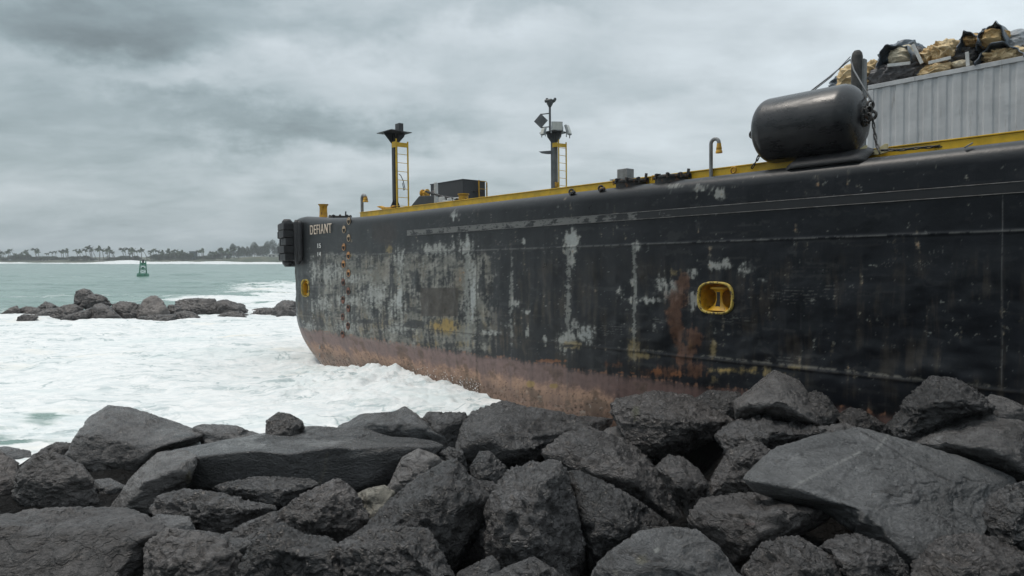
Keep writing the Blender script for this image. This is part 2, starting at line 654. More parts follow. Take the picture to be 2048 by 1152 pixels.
    foamc = t.mix(t.ramp(nC, 0.34, 0.60), (0.66, 0.69, 0.69), (0.785, 0.785, 0.775))
    nT = t.noise(t.mapping(co, (0.16, 0.42, 1), (5, 1, 0)), 1.0, 5, 0.55, 0.5)
    foamc = t.mix(t.ramp(nT, 0.50, 0.72, 0, 0.5), foamc, (0.58, 0.665, 0.66))
    nW = t.n('ShaderNodeTexNoise')
    t.put(nW.inputs['Vector'], co)
    nW.inputs['Scale'].default_value = 0.7
    nW.inputs['Detail'].default_value = 4.0
    wq = t.n('ShaderNodeVectorMath', operation='MULTIPLY_ADD')
    t.put(wq.inputs[0], nW.outputs['Color'])
    wq.inputs[1].default_value = (2.2, 2.2, 0)
    t.put(wq.inputs[2], co)
    nL = t.noise(t.mapping(wq.outputs[0], (0.28, 0.85, 1)), 0.9, 5, 0.6)
    line = t.math('SUBTRACT', 1.0, t.ramp(t.math('ABSOLUTE', t.math('SUBTRACT', nL, 0.5)), 0.0, 0.028))
    nM = t.ramp(t.noise(t.mapping(co, (0.2, 0.5, 1), (8, 2, 0)), 1.0, 4, 0.6), 0.42, 0.58)
    foamc = t.mix(t.math('MULTIPLY', t.math('MULTIPLY', line, nM), 0.9), foamc, (0.36, 0.43, 0.435))  # thinner foam, with the shadow lines of its creases painted grey
    nL2 = t.noise(t.mapping(wq.outputs[0], (0.5, 1.7, 1), (4, 7, 0)), 1.3, 6, 0.65)
    line2 = t.math('SUBTRACT', 1.0, t.ramp(t.math('ABSOLUTE', t.math('SUBTRACT', nL2, 0.5)), 0.0, 0.03))
    foamc = t.mix(t.math('MULTIPLY', line2, 0.36), foamc, (0.50, 0.57, 0.575))  # finer crease lines, shade again in the colour
    cream = t.noise(t.mapping(co, (0.25, 0.5, 1), (3, 3, 0)), 0.8, 4, 0.5)
    foamc = t.mix(t.ramp(cream, 0.60, 0.76, 0, 0.8), foamc, (0.78, 0.735, 0.66))
    t.put(b.inputs['Base Color'], t.mix(fm, water, foamc))
    t.put(b.inputs['Roughness'], t.ramp(fm, 0, 1, 0.22, 0.75, False))
    h = t.math('ADD', t.math('MULTIPLY', nC, 0.9), t.math('MULTIPLY', nA, 0.9))
    h = t.math('SUBTRACT', h, t.math('MULTIPLY', line, 0.4))
    t.put(b.inputs['Normal'], t.bump(h, 0.4, 0.085))
    o = mesh_np('sea', P, F, m)
    add_attr(o, 'foam', np.clip(foam, -0.3, 1.2), 'FLOAT')
    tag(o, 'white foaming surf turning to green sea beyond the breakwater', 'sea', kind='structure')


build_sea()


# ================================================================== far shore
def build_shore():
    xs = np.linspace(-1300, 1300, 330)
    yy = np.array([552, 556, 560, 565, 572, 580, 600, 640, 700, 800, 1040.0])
    prof = np.array([-0.8, -0.2, 0.5, 1.2, 1.8, 2.2, 2.8, 3.4, 4.0, 4.6, 5.0])
    Xg = np.tile(xs, len(yy))
    Yg = np.repeat(yy, len(xs)) + 6 * np.sin(Xg * 0.013)
    Zg = np.repeat(prof, len(xs)) + 0.5 * fbm(np.stack([Xg * 0.03, Yg * 0.03, Yg * 0], 1), 3) * np.repeat(prof > 0.4, len(xs))
    bank = np.exp(-((Xg + 212) / 26) ** 2) * np.repeat(np.interp(yy, [555, 572, 800], [0, 1, 0.6]), len(xs))
    Zg += 2.9 * bank
    n = len(xs)
    i = np.arange((len(yy) - 1) * n).reshape(-1, n)[:, :-1].ravel()
    F = np.stack([i, i + 1, i + n + 1, i + n], 1)
    m, t, b = mat('shore_grass_and_sand')
    co = t.n('ShaderNodeTexCoord').outputs['Object']
    n1 = t.noise(co, 0.06, 6, 0.6)
    c = t.mix(t.ramp(n1, 0.45, 0.7), (0.04, 0.055, 0.03), (0.12, 0.11, 0.07))
    t.put(b.inputs['Base Color'], c)
    b.inputs['Roughness'].default_value = 0.9
    o = mesh_np('far_shore', np.stack([Xg, Yg, Zg], 1), F, m)
    tag(o, 'low green and sandy strip of land across the water', 'shore', kind='structure')

    leaf = plain('far_leaves', (0.055, 0.082, 0.034), 0.7, var=0.5, scale=0.5, spec=0.2)
    leaf2 = plain('far_grey_green_leaves', (0.06, 0.083, 0.045), 0.7, var=0.5, scale=0.5, spec=0.2)
    bark = plain('far_bark', (0.12, 0.105, 0.09), 0.8, var=0.3, scale=1.0, spec=0.2)

    def palm_mb(h, lean, seed, nf=22):
        r = random.Random(seed)
        tr = MB()
        pts = []
        for k in range(7):
            s = k / 6
            pts.append((-lean * h * s ** 1.6, 0.3 * math.sin(s * 3 + seed), h * s * (1 - 0.06 * s)))
        tr.tube(pts, [0.30 - 0.15 * k / 6 for k in range(7)], 7)
        top = Vector(pts[-1])
        cr = MB()
        for k in range(nf):
            a = 2 * PI * k / nf + r.uniform(-0.2, 0.2)
            L = r.uniform(2.3, 3.3)
            el = r.uniform(-0.25, 1.1)
            d = Vector((math.cos(a) * math.cos(el), math.sin(a) * math.cos(el), math.sin(el)))
            d = (d + Vector((-0.75, 0.1, 0.05))).normalized()
            side = d.cross(Vector((0, 0, 1))).normalized()
            p = top.copy()
            prev = None
            for s in range(6):
                wd = [0.15, 0.6, 0.8, 0.7, 0.45, 0.05][s]
                drop = Vector((0, 0, -0.35 * wd))
                row = (p + side * wd + drop, p + Vector((0, 0, 0.03)), p - side * wd + drop)
                if prev:
                    cr._add([*prev, *row], [(0, 1, 4, 3), (1, 2, 5, 4)])
                prev = row
                p = p + d * (L / 5)
                d = (d + Vector((-0.10, 0, -0.26))).normalized()
        return tr, cr

    protos = []
    for k, (h, ln) in enumerate([(10.0, 0.10), (11.5, 0.22), (8.5, 0.05), (9.5, 0.32)]):
        tr, cr = palm_mb(1.0 * h, ln, k + 3)
        protos.append((tr.build('trunk', bark, None, True).data, cr.build('crown', leaf, None).data, h))
    for o in [o for o in COL.objects if o.type == 'MESH' and o.data in [p for q in protos for p in q[:2]]]:
        bpy.data.objects.remove(o)
    palms = [(10, 120), (40, 130), (58, 115), (78, 120), (110, 132), (180, 115), (246, 100), (262, 112), (452, 110), (530, 104), (545, 114), (572, 120),
             (590, 103), (616, 80), (627, 92), (680, 95), (705, 102), (735, 108), (745, 97), (780, 113), (843, 98), (862, 110), (885, 97), (905, 105),
             (918, 102), (942, 113), (965, 105), (997, 108), (1033, 115), (1072, 100), (1085, 112), (1110, 118), (1160, 122), (1195, 110), (1230, 124),
             (1275, 125), (1360, 113), (1386, 106), (1450, 120), (1478, 124), (1518, 100), (1540, 118), (1560, 110), (1625, 105), (1598, 92)]
    lab = ['medium coconut palm with wind-swept fronds on the far shore', 'tall leaning coconut palm with wind-swept crown on the far shore',
           'short upright coconut palm with bushy crown on the far shore', 'strongly leaning coconut palm bent by the wind on the far shore']
    rp_ = random.Random(5)
    palms += [(rp_.uniform(-160, 1560), rp_.uniform(104, 132)) for _ in range(44)]
    for k, (cx, cy) in enumerate(palms):
        px, top = cx / 3.413, 470 + cy / 3.413
        yd = 566 + (k * 37 % 23) + (0 if k < 46 else 26)
        p = at(px, top, yd)
        base = 1.7 + 0.02 * (yd - 566)
        top -= 3.5
        h = p.z + 0.7 - base
        kind = [0, 1, 2, 3, 0, 1, 0, 2][k % 8]
        tm, cm, h0 = protos[kind]
        s = max(0.45, h / h0)
        r = thing('coconut_palm', lab[kind], 'palm tree', (p.x + 0.3 * s * [1.0, 2.5, 0.4, 3.0][kind], yd, base - 0.15), (0, 0, (k * 0.37) % 0.6 - 0.3), 'coconut palms along the far shore')
        r.scale = (min(s, 1.3) * 1.2, min(s, 1.3) * 1.2, s)
        for nm, me in (('trunk', tm), ('crown', cm)):
            link(bpy.data.objects.new(nm, me), r)

    def leafy(n, ext, size, seed, upright=0.0, cone=0.0):
        g = np.random.default_rng(seed)
        d = g.normal(size=(n, 3))
        d /= np.linalg.norm(d, axis=1)[:, None]
        rad = g.random(n) ** 0.45
        c = d * rad[:, None]
        lumps = g.normal(size=(7, 3)) * 0.55
        near = np.min(np.linalg.norm(c[:, None, :] - lumps[None], axis=2), axis=1)
        c = c[near < 0.62]
        n = len(c)
        hh = (c[:, 2] + 1) / 2
        c[:, :2] *= (1 - cone * hh)[:, None]
        c = c * np.array(ext) + np.array([0, 0, ext[2]])
        a = g.normal(size=(n, 3))
        a[:, 2] += upright * 2
        a /= np.linalg.norm(a, axis=1)[:, None]
        b_ = np.cross(a, g.normal(size=(n, 3)))
        b_ /= np.linalg.norm(b_, axis=1)[:, None]
        s = size * g.uniform(0.6, 1.3, n)[:, None]
        V = np.concatenate([c - a * s * 1.5, c + b_ * s * 0.5, c + a * s * 1.5, c - b_ * s * 0.5], 1).reshape(-1, 3)
        return V, np.arange(n * 4).reshape(-1, 4)

    # (crop x of the middle, crop width, crop top, feathery?)
    trees = [(95, 60, 140, 0), (140, 60, 135, 0), (185, 50, 130, 0), (235, 50, 150, 0), (300, 90, 150, 0), (365, 60, 152, 0), (410, 70, 160, 0), (485, 60, 152, 0),
             (545, 60, 152, 0), (585, 40, 148, 0), (655, 60, 165, 0), (745, 50, 152, 0), (800, 50, 160, 0), (850, 70, 148, 0), (880, 60, 140, 0), (930, 50, 150, 0), (1045, 80, 140, 0), (1090, 80, 128, 0),
             (1140, 70, 135, 0), (1170, 70, 122, 0), (1215, 80, 118, 0), (1250, 60, 130, 0), (1285, 50, 125, 0), (1350, 50, 150, 0), (1400, 60, 148, 0), (1460, 60, 125, 0), (1500, 60, 115, 0), (1545, 50, 108, 0),
             (1590, 46, 78, 1), (1625, 40, 92, 1), (1665, 46, 92, 1), (1700, 44, 82, 1), (1735, 46, 68, 1), (1765, 46, 85, 1), (1795, 46, 66, 1), (1830, 50, 60, 1), (1862, 50, 52, 1),
             (1895, 50, 62, 1), (1930, 50, 66, 1), (1965, 50, 75, 1), (2010, 60, 80, 1), (2060, 60, 78, 1), (30, 40, 160, 0), (-30, 90, 130, 0), (-120, 110, 120, 0)]
    for k, (cx, cw, ct, fe) in enumerate(trees):
        px, pw, top = cx / 3.413, cw / 3.413, 470 + ct / 3.413 - (2.5 if fe else 2.0)
        yd = (574 + k % 7 * 3) if not fe else 625 + k % 5 * 6
        p = at(px, top, yd)
        base = 1.5 if not fe else 3.0
        h = max(2.0, p.z - base)
        rx = pw / FPX * yd / 2 * (2.2 if fe else 1.7)
        if fe:
            r = thing('casuarina_tree', 'tall feathery casuarina in the row behind the sandy bank', 'tree', (p.x, yd, base - 0.2), group='casuarina trees on the headland')
            V, F = leafy(3600, (rx, rx * 0.8, h / 2 * 1.02), 0.30, k, 0.9, 0.55)
        else:
            r = thing('shore_tree', 'low bushy green tree among the far palms', 'tree', (p.x, yd, base - 0.2), group='bushy trees among the palms')
            V, F = leafy(2000, (rx, rx * 0.5, h / 2 * 0.95), 0.34, k, 0.1, 0.15)
        mesh_np('crown', V, F, leaf2 if fe else leaf, r, smooth=False, loc=(0, 0, 0.12 * h))
        MB().tube([(0, 0, 0), (0.1, 0, h * 0.3), (-0.1, 0, h * (0.85 if fe else 0.55))], [0.22, 0.18, 0.06], 6).build('trunk', bark, r, True)

    # buildings on the shore
    wall_w = plain('far_white_wall', (0.55, 0.53, 0.5), 0.7, var=0.05)
    roof_g = plain('far_grey_roof', (0.22, 0.21, 0.2), 0.7, var=0.1)
    roof_b = plain('far_blue_roof', (0.13, 0.2, 0.24), 0.6, var=0.1)
    teal = plain('far_teal_wall', (0.045, 0.085, 0.09), 0.6, var=0.1)
    glass = plain('far_window', (0.03, 0.04, 0.045), 0.2, var=0.1)

    def house(name, label, px, py_t, py_b, wpx, wm, rm, yd, flat=False, cat='house'):
        b0, t0 = at(px, py_b, yd), at(px, py_t, yd)
        h = t0.z - b0.z
        wd = wpx / FPX * yd
        r = thing(name, label, cat, (b0.x, yd, b0.z))
        hw = h if flat else h * 0.62
        MB().box((0, 2.5, hw / 2 - 0.5), (wd, 5, hw + 1.0)).build('wall', wm, r)
        if flat:
            MB().box((0, 2.5, hw + 0.15), (wd + 0.6, 5.6, 0.3)).build('roof', rm, r)
        else:
            MB().prism([(-wd / 2 - 0.4, -0.4, hw), (-wd / 2 - 0.4, 5.4, hw), (-wd / 2 - 0.4, 2.5, h)], (wd + 0.8, 0, 0)).build('roof', rm, r)
        n = max(2, int(wd / 2.5))
        for fl in range(1 if h < 5 else 3):
            for k in range(n):
                zz_ = hw * 0.5 if h < 5 else 1.2 + fl * hw / 3
                MB().box((-wd / 2 + (k + 0.5) * wd / n, -0.02, zz_), (wd / n * 0.5, 0.1, min(1.1, hw * 0.5))).build('window', glass, r)

    house('tower_building', 'dark teal flat-roofed tower standing among the far palms', 384.5, 503.3, 521, 11, teal, teal, 584, True, 'tower')
    house('white_house', 'small white flat-roofed house on the sandy bank by the casuarinas', 543.5, 509, 514.6, 15, wall_w, wall_w, 579, True)
    house('beach_house', 'low wide house with grey pitched roof left of the leaning palm', 88, 515, 522.5, 20, wall_w, roof_g, 586)
    house('beach_house', 'small beach house with pale blue roof at far left', 13.5, 519, 524, 10, wall_w, roof_b, 577)
    house('beach_house', 'long low grey-roofed beach house right of the tower', 440, 518, 523, 18, wall_w, roof_g, 577)
    house('beach_house', 'low beach house behind the small green bushes near the tall palm group', 195, 519.5, 524, 14, wall_w, roof_g, 577)


build_shore()


# ================================================================== channel buoy
def build_buoy():
    green = plain('green_buoy_paint', (0.07, 0.25, 0.165), 0.45, var=0.3, scale=3.0, rust=(0.10, 0.08, 0.05), rust_amt=0.66)
    y0 = sea_y(554.5)
    p = at(285.8, 554.5, y0)
    s = y0 / FPX
    r = thing('channel_buoy', 'green lattice-topped channel buoy floating beyond the breakwater', 'buoy', (p.x, y0, 0), (R(2), R(2), 0.4))
    R0 = 11.2 * s
    MB().lathe([(R0 * 0.7, -0.5), (R0 * 0.97, -0.3), (R0, 0), (R0, 5.5 * s), (R0 * 0.95, 6.6 * s), (R0 * 0.93, 7.8 * s), (R0 * 0.5, 8.0 * s)]).build('float_body', green, r, auto=40)
    z0, z1, z2 = 8 * s, 24 * s, 33 * s
    w0, w1 = 6.2 * s, 4.6 * s
    fr = MB()
    for a in range(4):
        x, y = [(1, 1), (1, -1), (-1, -1), (-1, 1)][a]
        x2, y2 = [(1, -1), (-1, -1), (-1, 1), (1, 1)][a]
        fr.bar((x * w0, y * w0, z0 - 0.1), (x * w1, y * w1, z2), 0.09, 0.09)
        for k in range(2):
            za, zb = z0 + (z1 - z0) * k / 2, z0 + (z1 - z0) * (k + 1) / 2
            wa, wb = w0 + (w1 - w0) * k / 2 * 0.7, w0 + (w1 - w0) * (k + 1) / 2 * 0.7
            fr.bar((x * wa, y * wa, za), (x2 * wb, y2 * wb, zb), 0.05, 0.05)
            fr.bar((x * wb, y * wb, zb), (x2 * wb, y2 * wb, zb), 0.07, 0.07)
    fr.build('lattice_tower', green, r)
    MB().box((0, 0, z1), (w1 * 2.3, w1 * 2.3, 0.14)).build('platform', green, r, bevel=0.02)
    for sx in (-1, 1):
        MB().box((sx * w1 * 0.55, -w1 * 1.02, z1 + 3.2 * s), (w1 * 0.95, 0.05, 4.5 * s)).build('radar_plate', green, r)
    MB().lathe([(0.25, z1 * 0.62), (0.42, z1 * 0.66), (0.3, z1 * 0.8), (0.12, z1 * 0.86)], n=14).build('bell', green, r, auto=40)
    MB().lathe([(0.12, z2 - 0.9), (0.16, z2 - 0.4), (0.2, z2 - 0.2), (0.2, z2 + 0.1), (0.1, z2 + 0.3)], n=12).build('lantern', M['charcoal'], r, auto=40)


build_buoy()

# ================================================================== the barge
B_LEN, B_BEAM, B_R = 48.0, 18.0, 3.0
GR = 0.27                                  # radius of the rounded gunwale
W_TOP = hv(2048, 279.5, 0.22)[1]
U_R = hv(2048, 520)[0]
print('barge: deck edge', round(W_TOP, 2), 'u at right edge', round(U_R, 2), 'bow', hv(610, 432), hv(950, 408, 0.1), hv(740, 424, 0.55), hv(2048, 263, 0.55))


def rake(ww):
    return 2.0 * np.clip((1.8 - ww) / 1.8, 0, 3) ** 2


def sheer(u):
    return 0.26 * np.clip((5.0 - u) / 5.0, 0, 1) ** 2


def sup(px, py, c, h, n=3.0):
    return (np.abs((px - c[0]) / h[0]) ** n + np.abs((py - c[1]) / h[1]) ** n) ** (1 / n)


REC = [((1431, 596), (36.5, 33.0)), ((611.5, 576), (8.0, 18.0))]


def paint_hull(px, py, u, ww):
    """paint, wear and rust of the shell, from where each mark sits on the side"""
    n = len(px)
    P = np.stack([u, ww, np.zeros(n)], 1)
    iso = fbm(P * 1.3, 6, 0.6)
    fine = fbm(P * 9.0 + 40, 5, 0.72)
    vst = fbm(np.stack([u * 7.5, ww * 0.8, np.zeros(n) + 5], 1), 6, 0.68)
    hst = fbm(np.stack([u * 0.9, ww * 7.0, np.zeros(n) + 9], 1), 5, 0.6)
    rough = 0.36 + 0.08 * iso

    def G(cx, cy, sx, sy):
        return np.exp(-(((px - cx) / sx) ** 2 + ((py - cy) / sy) ** 2))

    t = sstep(px, 620, 1500)
    dark = np.outer(1 - t, (0.030, 0.033, 0.035)) + np.outer(t, (0.0065, 0.0080, 0.0115))
    dark *= (1 + 0.28 * iso + 0.12 * vst)[:, None]
    C = dark

    def lay(mask, col, var=0.2):
        nonlocal C
        mk = np.clip(mask, 0, 1)[:, None]
        c = np.array(col)[None, :] * (1 + var * (0.6 * fine + 0.5 * vst))[:, None]
        C = C * (1 - mk) + np.clip(c, 0.004, 0.9) * mk

    def patch(lst, wob=0.55, lo=0.42, hi=0.62, tex=None):
        g = np.zeros(n)
        for q in lst:
            g = np.maximum(g, G(*q[:4]) * (q[4] if len(q) > 4 else 1.0))
        tx = (0.40 * iso + 0.38 * fine + 0.50 * vst) if tex is None else tex
        return sstep(g + wob * tx, lo, hi)

    # old thin grey-brown wear over the bow half
    zone = sstep(py, 455, 530) * (1 - sstep(py, 690, 730)) * (1 - sstep(px, 960, 1010)) * sstep(px, 618, 650)
    top_zone = zone * sstep(py, 500, 512)
    m1 = sstep(0.50 * iso + 0.45 * vst + 0.30 * fine + 0.75 * (top_zone - 0.75), -0.18, 0.30) * top_zone
    lay(m1 * 0.8, (0.195, 0.192, 0.168), 0.3)
    hz = sstep(0.6 * fbm(P * np.array([1.6, 2.4, 1]) + 61, 5, 0.6) + 0.3 * vst + 0.15 * fine, 0.06, 0.42) * top_zone
    lay(hz * 0.75, (0.285, 0.278, 0.25), 0.3)
    brn = sstep(0.6 * fbm(P * np.array([1.1, 0.9, 1]) + 23, 4, 0.6) + 0.45 * vst, -0.05, 0.55) * sstep(py, 480, 560) * (1 - sstep(px, 950, 1150) * 0.6)
    lay(brn * 0.5, (0.105, 0.082, 0.055), 0.3)
    och = sstep(0.7 * fbm(P * np.array([1.0, 1.5, 1]) + 47, 5, 0.62) + 0.4 * vst, 0.18, 0.7) * sstep(py, 600, 660) * (1 - sstep(py, 690, 730)) * (1 - sstep(px, 960, 1060))
    lay(och * 0.65, (0.20, 0.155, 0.085), 0.35)
    bz = sstep(0.7 * fbm(P * np.array([1.3, 2.9, 1]) + 85, 5, 0.6) + 0.25 * hst, 0.08, 0.45) * top_zone
    lay(bz * 0.8, (0.026, 0.029, 0.031))
    # vertical rub marks on the frames
    fr = np.zeros(n)
    for (x0, a, y0, y1, wd) in [(652, 0.7, 520, 690, 5), (700, 0.5, 500, 680, 5), (742, 0.6, 520, 690, 7), (800, 0.9, 500, 640, 8), (845, 0.5, 500, 600, 6), (935, 1.0, 480, 700, 9), (951, 0.45, 560, 700, 3),
                                (1023, 0.85, 505, 700, 4), (1136, 0.95, 460, 700, 5), (1269, 0.95, 475, 740, 4.5), (1428, 0.35, 640, 720, 3)]:
        fr = np.maximum(fr, a * np.exp(-((px - x0 - 2.0 * vst) / wd) ** 2) * sstep(py, y0 - 15, y0 + 25) * (1 - sstep(py, y1 - 25, y1 + 15)))
    lay(sstep(fr + 0.75 * (0.3 * iso + 0.7 * fine), 0.45, 0.85) * 0.8, (0.215, 0.222, 0.205))
    # grey scuffs
    grey = [(908, 430, 11, 12, .9), (930, 490, 26, 24, .95), (872, 498, 45, 14, .9), (945, 580, 12, 70, .9), (800, 515, 12, 30, .9), (655, 545, 30, 24, .9), (628, 540, 16, 30, .8),
            (640, 610, 28, 22, .8), (690, 600, 34, 20, .7), (745, 592, 40, 26, .85), (700, 560, 30, 16, .7), (790, 610, 26, 34, .8), (620, 655, 18, 22, .8), (690, 655, 34, 14, .75), (800, 655, 50, 16, .75),
            (720, 690, 70, 8, .6), (1145, 482, 17, 24, 1.0), (1142, 520, 7, 20, .8), (1272, 492, 10, 18, .85), (1030, 605, 14, 10, .75), (1056, 622, 14, 8, .7), (1265, 563, 10, 10, .7), (1175, 668, 19, 24, 1.0),
            (1130, 680, 22, 24, .95), (1150, 648, 8, 14, .7), (1318, 568, 16, 22, .8), (1300, 600, 50, 9, .75), (1350, 585, 26, 24, .8), (1384, 600, 16, 26, .7), (1382, 545, 14, 14, .7), (1446, 530, 34, 14, .72), (1490, 535, 30, 20, .75),
            (1525, 560, 16, 8, .6), (1400, 376, 26, 9, .8), (1350, 372, 22, 6, .7), (1440, 388, 11, 12, .9), (1385, 395, 8, 5, .5), (1114, 415, 8, 14, .5), (1046, 482, 6, 7, .9), (992, 548, 9, 9, .7),
            (985, 665, 30, 8, .7), (1055, 668, 6, 12, .8), (1090, 680, 8, 10, .7), (1310, 655, 14, 12, .5), (1240, 585, 10, 20, .55), (1010, 650, 30, 10, .5)]
    lay(patch(grey, 0.55, 0.28, 0.95) * 0.85, (0.20, 0.205, 0.19), 0.35)
    lay(patch(grey, 0.7, 0.52, 0.78) * 0.85, (0.30, 0.305, 0.285), 0.3)
    lay(patch([(1175, 668, 15, 18), (1145, 482, 13, 18), (908, 430, 9, 10), (945, 600, 7, 50, .9), (931, 490, 12, 12, .8), (800, 600, 10, 20, .8)], 0.6, 0.52, 0.7) * 0.75, (0.335, 0.35, 0.34))
    # tyre drag arcs, fine scratches
    wav = np.sin(ww * 120 + 3.5 * np.sin(u * 3.1) + 4 * iso)
    lay(patch([(1600, 590, 70, 26, .85), (1655, 575, 26, 18, .8), (1470, 640, 60, 10, .9), (1320, 640, 30, 8, .8), (1220, 660, 40, 16, .9), (1560, 720, 50, 10, .7), (985, 545, 14, 12, .8), (880, 505, 40, 24, .9), (1095, 500, 14, 14, .7)], 0.5, 0.45, 0.7)
        * sstep(wav + 1.2 * fine, 0.45, 1.1) * 0.4, (0.15, 0.15, 0.14))
    lad = (np.abs((px - 1858) * 0.62 + (py - 516) * 0.78) < 9.5) & (np.abs((px - 1858) * 0.78 - (py - 516) * 0.62) < 36)
    lad2 = (np.abs((px - 1776) * 0.5 + (py - 527) * 0.86) < 7) & (np.abs((px - 1776) * 0.86 - (py - 527) * 0.5) < 14)
    s_al = (px - 1858) * 0.78 - (py - 516) * 0.62 + 2.2 * np.sin(py * 0.35)
    lay((lad | lad2) * sstep(np.sin(s_al * 0.92), 0.72, 0.95) * 0.55 * sstep(fine, -0.5, 0.1), (0.12, 0.12, 0.115))
    scr = ridged(np.stack([u * 0.9 + 0.4 * iso, ww * 2.6, np.zeros(n) + 3], 1), 3, 0.6)
    lay(sstep(scr, 1.5, 1.7) * 0.12 * (1 - sstep(px, 1500, 1900) * 0.5), (0.13, 0.13, 0.125))
    # tan primer and rust
    tan = [(888, 652, 42, 20, 1.0), (860, 690, 40, 8, .6), (760, 650, 30, 12, .55), (915, 690, 30, 8, .6), (1268, 700, 12, 40, .85), (1290, 712, 26, 8, .8), (1140, 690, 26, 9, .9), (1428, 700, 9, 26, .8), (1462, 740, 70, 9, .95),
           (1430, 755, 10, 14, .8), (1382, 690, 10, 18, .8), (1352, 545, 12, 10, .5), (1305, 690, 20, 10, .5), (1590, 735, 30, 5, .6), (780, 500, 10, 10, .6), (700, 512, 20, 6, .5), (1530, 745, 40, 8, .6)]
    lay(patch(tan, 0.6, 0.30, 0.90) * 0.85, (0.225, 0.175, 0.085))
    lay(patch([(888, 652, 32, 14), (1462, 740, 60, 5, .9), (1382, 690, 7, 13, .8)], 0.6, 0.5, 0.7) * 0.6, (0.36, 0.24, 0.07))
    rust = [(1356, 598, 24, 24, 1.0), (1348, 630, 16, 30, 1.0), (1355, 660, 16, 34, 1.0), (1385, 675, 24, 26, 1.0), (1376, 700, 22, 22, .95), (1372, 565, 9, 26, .8), (1362, 575, 14, 30, .9), (1368, 715, 20, 20, .9), (1330, 745, 56, 14, .75), (1390, 740, 40, 18, .8), (1230, 730, 30, 10, .6)]
    lay(patch(rust, 0.5, 0.32, 0.72) * 0.9, (0.088, 0.042, 0.025), 0.45)
    lay(patch([(1312, 743, 18, 8, .9), (1350, 748, 20, 6, .8), (1095, 722, 60, 4, .75), (1250, 745, 30, 4, .7), (640, 690, 14, 10, .5), (1540, 700, 14, 8, .4)], 0.6, 0.5, 0.7) * 0.8, (0.20, 0.085, 0.038), 0.4)
    lay(patch([(770, 470, 36, 30, .8), (880, 600, 40, 30, 0.0)], 0.15, 0.4, 0.7) * 0.35, (0.05, 0.035, 0.028))
    # dark repaired rectangle
    rect = sstep(px, 838, 842) * (1 - sstep(px, 914, 917)) * sstep(py, 574, 577) * (1 - sstep(py, 631, 634))
    lay(rect * 0.9, (0.050, 0.043, 0.036), 0.3)
    rect = sstep(px, 742, 744) * (1 - sstep(px, 792, 794)) * sstep(py, 439, 442) * (1 - sstep(py, 476, 479))
    lay(rect * 0.5, (0.034, 0.030, 0.029), 0.3)
    # black dents left unworn
    lay(patch([(830, 648, 30, 10, 1.0), (735, 643, 18, 7, .9), (660, 590, 16, 5, .7), (900, 690, 24, 7, .8), (640, 660, 12, 5, .6), (1170, 600, 30, 14, .5), (1135, 692, 16, 4, .9), (760, 625, 20, 5, .6)], 0.5, 0.5, 0.7) * 0.9, (0.024, 0.027, 0.029))
    # streak under the knuckle line and on the bow
    # red boot topping
    wob = 0.09 * iso + 0.05 * vst + 0.03 * fine
    wt = BAND_T + wob * 0.7
    wm = BAND_M + 0.14 * iso + 0.05 * fine
    wl = BAND_L + 0.20 * iso + 0.10 * fine
    tr = sstep(px, 900, 1500)
    pink = np.outer(1 - tr, (0.215, 0.148, 0.135)) + np.outer(tr, (0.13, 0.08, 0.07))
    mk = ((1 - sstep(ww, wt - 0.10, wt + 0.07)) * np.clip(0.92 + 0.25 * vst + 0.1 * fine, 0, 1))[:, None]
    C = C * (1 - mk) + pink * (1 + 0.15 * iso + 0.1 * fine)[:, None] * mk
    lay(sstep(-np.abs(ww - wt), -0.05, -0.0) * sstep(fine + vst, 0.0, 0.6) * 0.7, (0.26, 0.13, 0.075))
    lay((1 - sstep(ww, wm - 0.14, wm + 0.12)) * (0.75 + 0.4 * iso), (0.40, 0.25, 0.17), 0.45)
    lay((1 - sstep(ww, wt - 0.2, wt)) * sstep(0.7 * iso + 0.5 * fbm(P * 3.3 + 19, 5, 0.65), 0.12, 0.5) * 0.7, (0.10, 0.068, 0.052), 0.4)
    barn = fbm(P * 9.0 + 7, 4, 0.7)
    lay((1 - sstep(ww, wl - 0.1, wl + 0.15)) * sstep(0.5 * barn + 0.8 * iso, -0.30, 0.30) * 0.85, (0.17, 0.115, 0.085), 0.4)
    lay((1 - sstep(ww, wl + 0.0, wl + 0.3)) * sstep(fbm(P * 12.0 + 70, 3, 0.6), 0.45, 0.6) * 0.8, (0.030, 0.016, 0.012))
    lay((1 - sstep(ww, wl - 0.15, wl + 0.15)) * sstep(fbm(P * 6.0 + 90, 4, 0.7), 0.48, 0.75) * 0.6, (0.42, 0.37, 0.32), 0.3)
    lay(patch([(1061, 768, 9, 9, 1), (1108, 772, 11, 6, 1)], 0.2, 0.4, 0.6) * 0.8, (0.30, 0.21, 0.08))
    wetb = 1 - sstep(ww + 0.25 * iso, wl - 0.25, wl + 0.10)
    C = C * (1 - 0.35 * wetb[:, None])
    # weld seams
    for (xs, a, y0, y1) in [(953, .8, 400, 760), (645, .6, 500, 720), (1022, .4, 480, 790), (1135, .5, 640, 800), (2004, 1.0, 380, 780), (1972, .35, 370, 385), (1148, .25, 400, 440), (610, .3, 600, 720), (1602, .25, 600, 760)]:
        off = (py - 570) / 1000 * (1024 - xs) / 31 * 1.0
        lay(np.exp(-((px - xs - off * 0.3) / 1.1) ** 2) * sstep(py, y0, y0 + 20) * (1 - sstep(py, y1 - 20, y1)) * a * 0.9 * sstep(fine + 0.7, 0, 0.6), (0.10, 0.10, 0.10) if xs > 960 else (0.02, 0.02, 0.02))
    for (ws, a, col) in [(W_SEAM, .8, (0.13, 0.13, 0.125)), (W_KNUCK, .9, (0.035, 0.03, 0.026))]:
        lay(np.exp(-((ww - ws) / 0.012) ** 2) * a * sstep(fine + 0.5, 0, 0.6) * sstep(px, 640, 660), col)
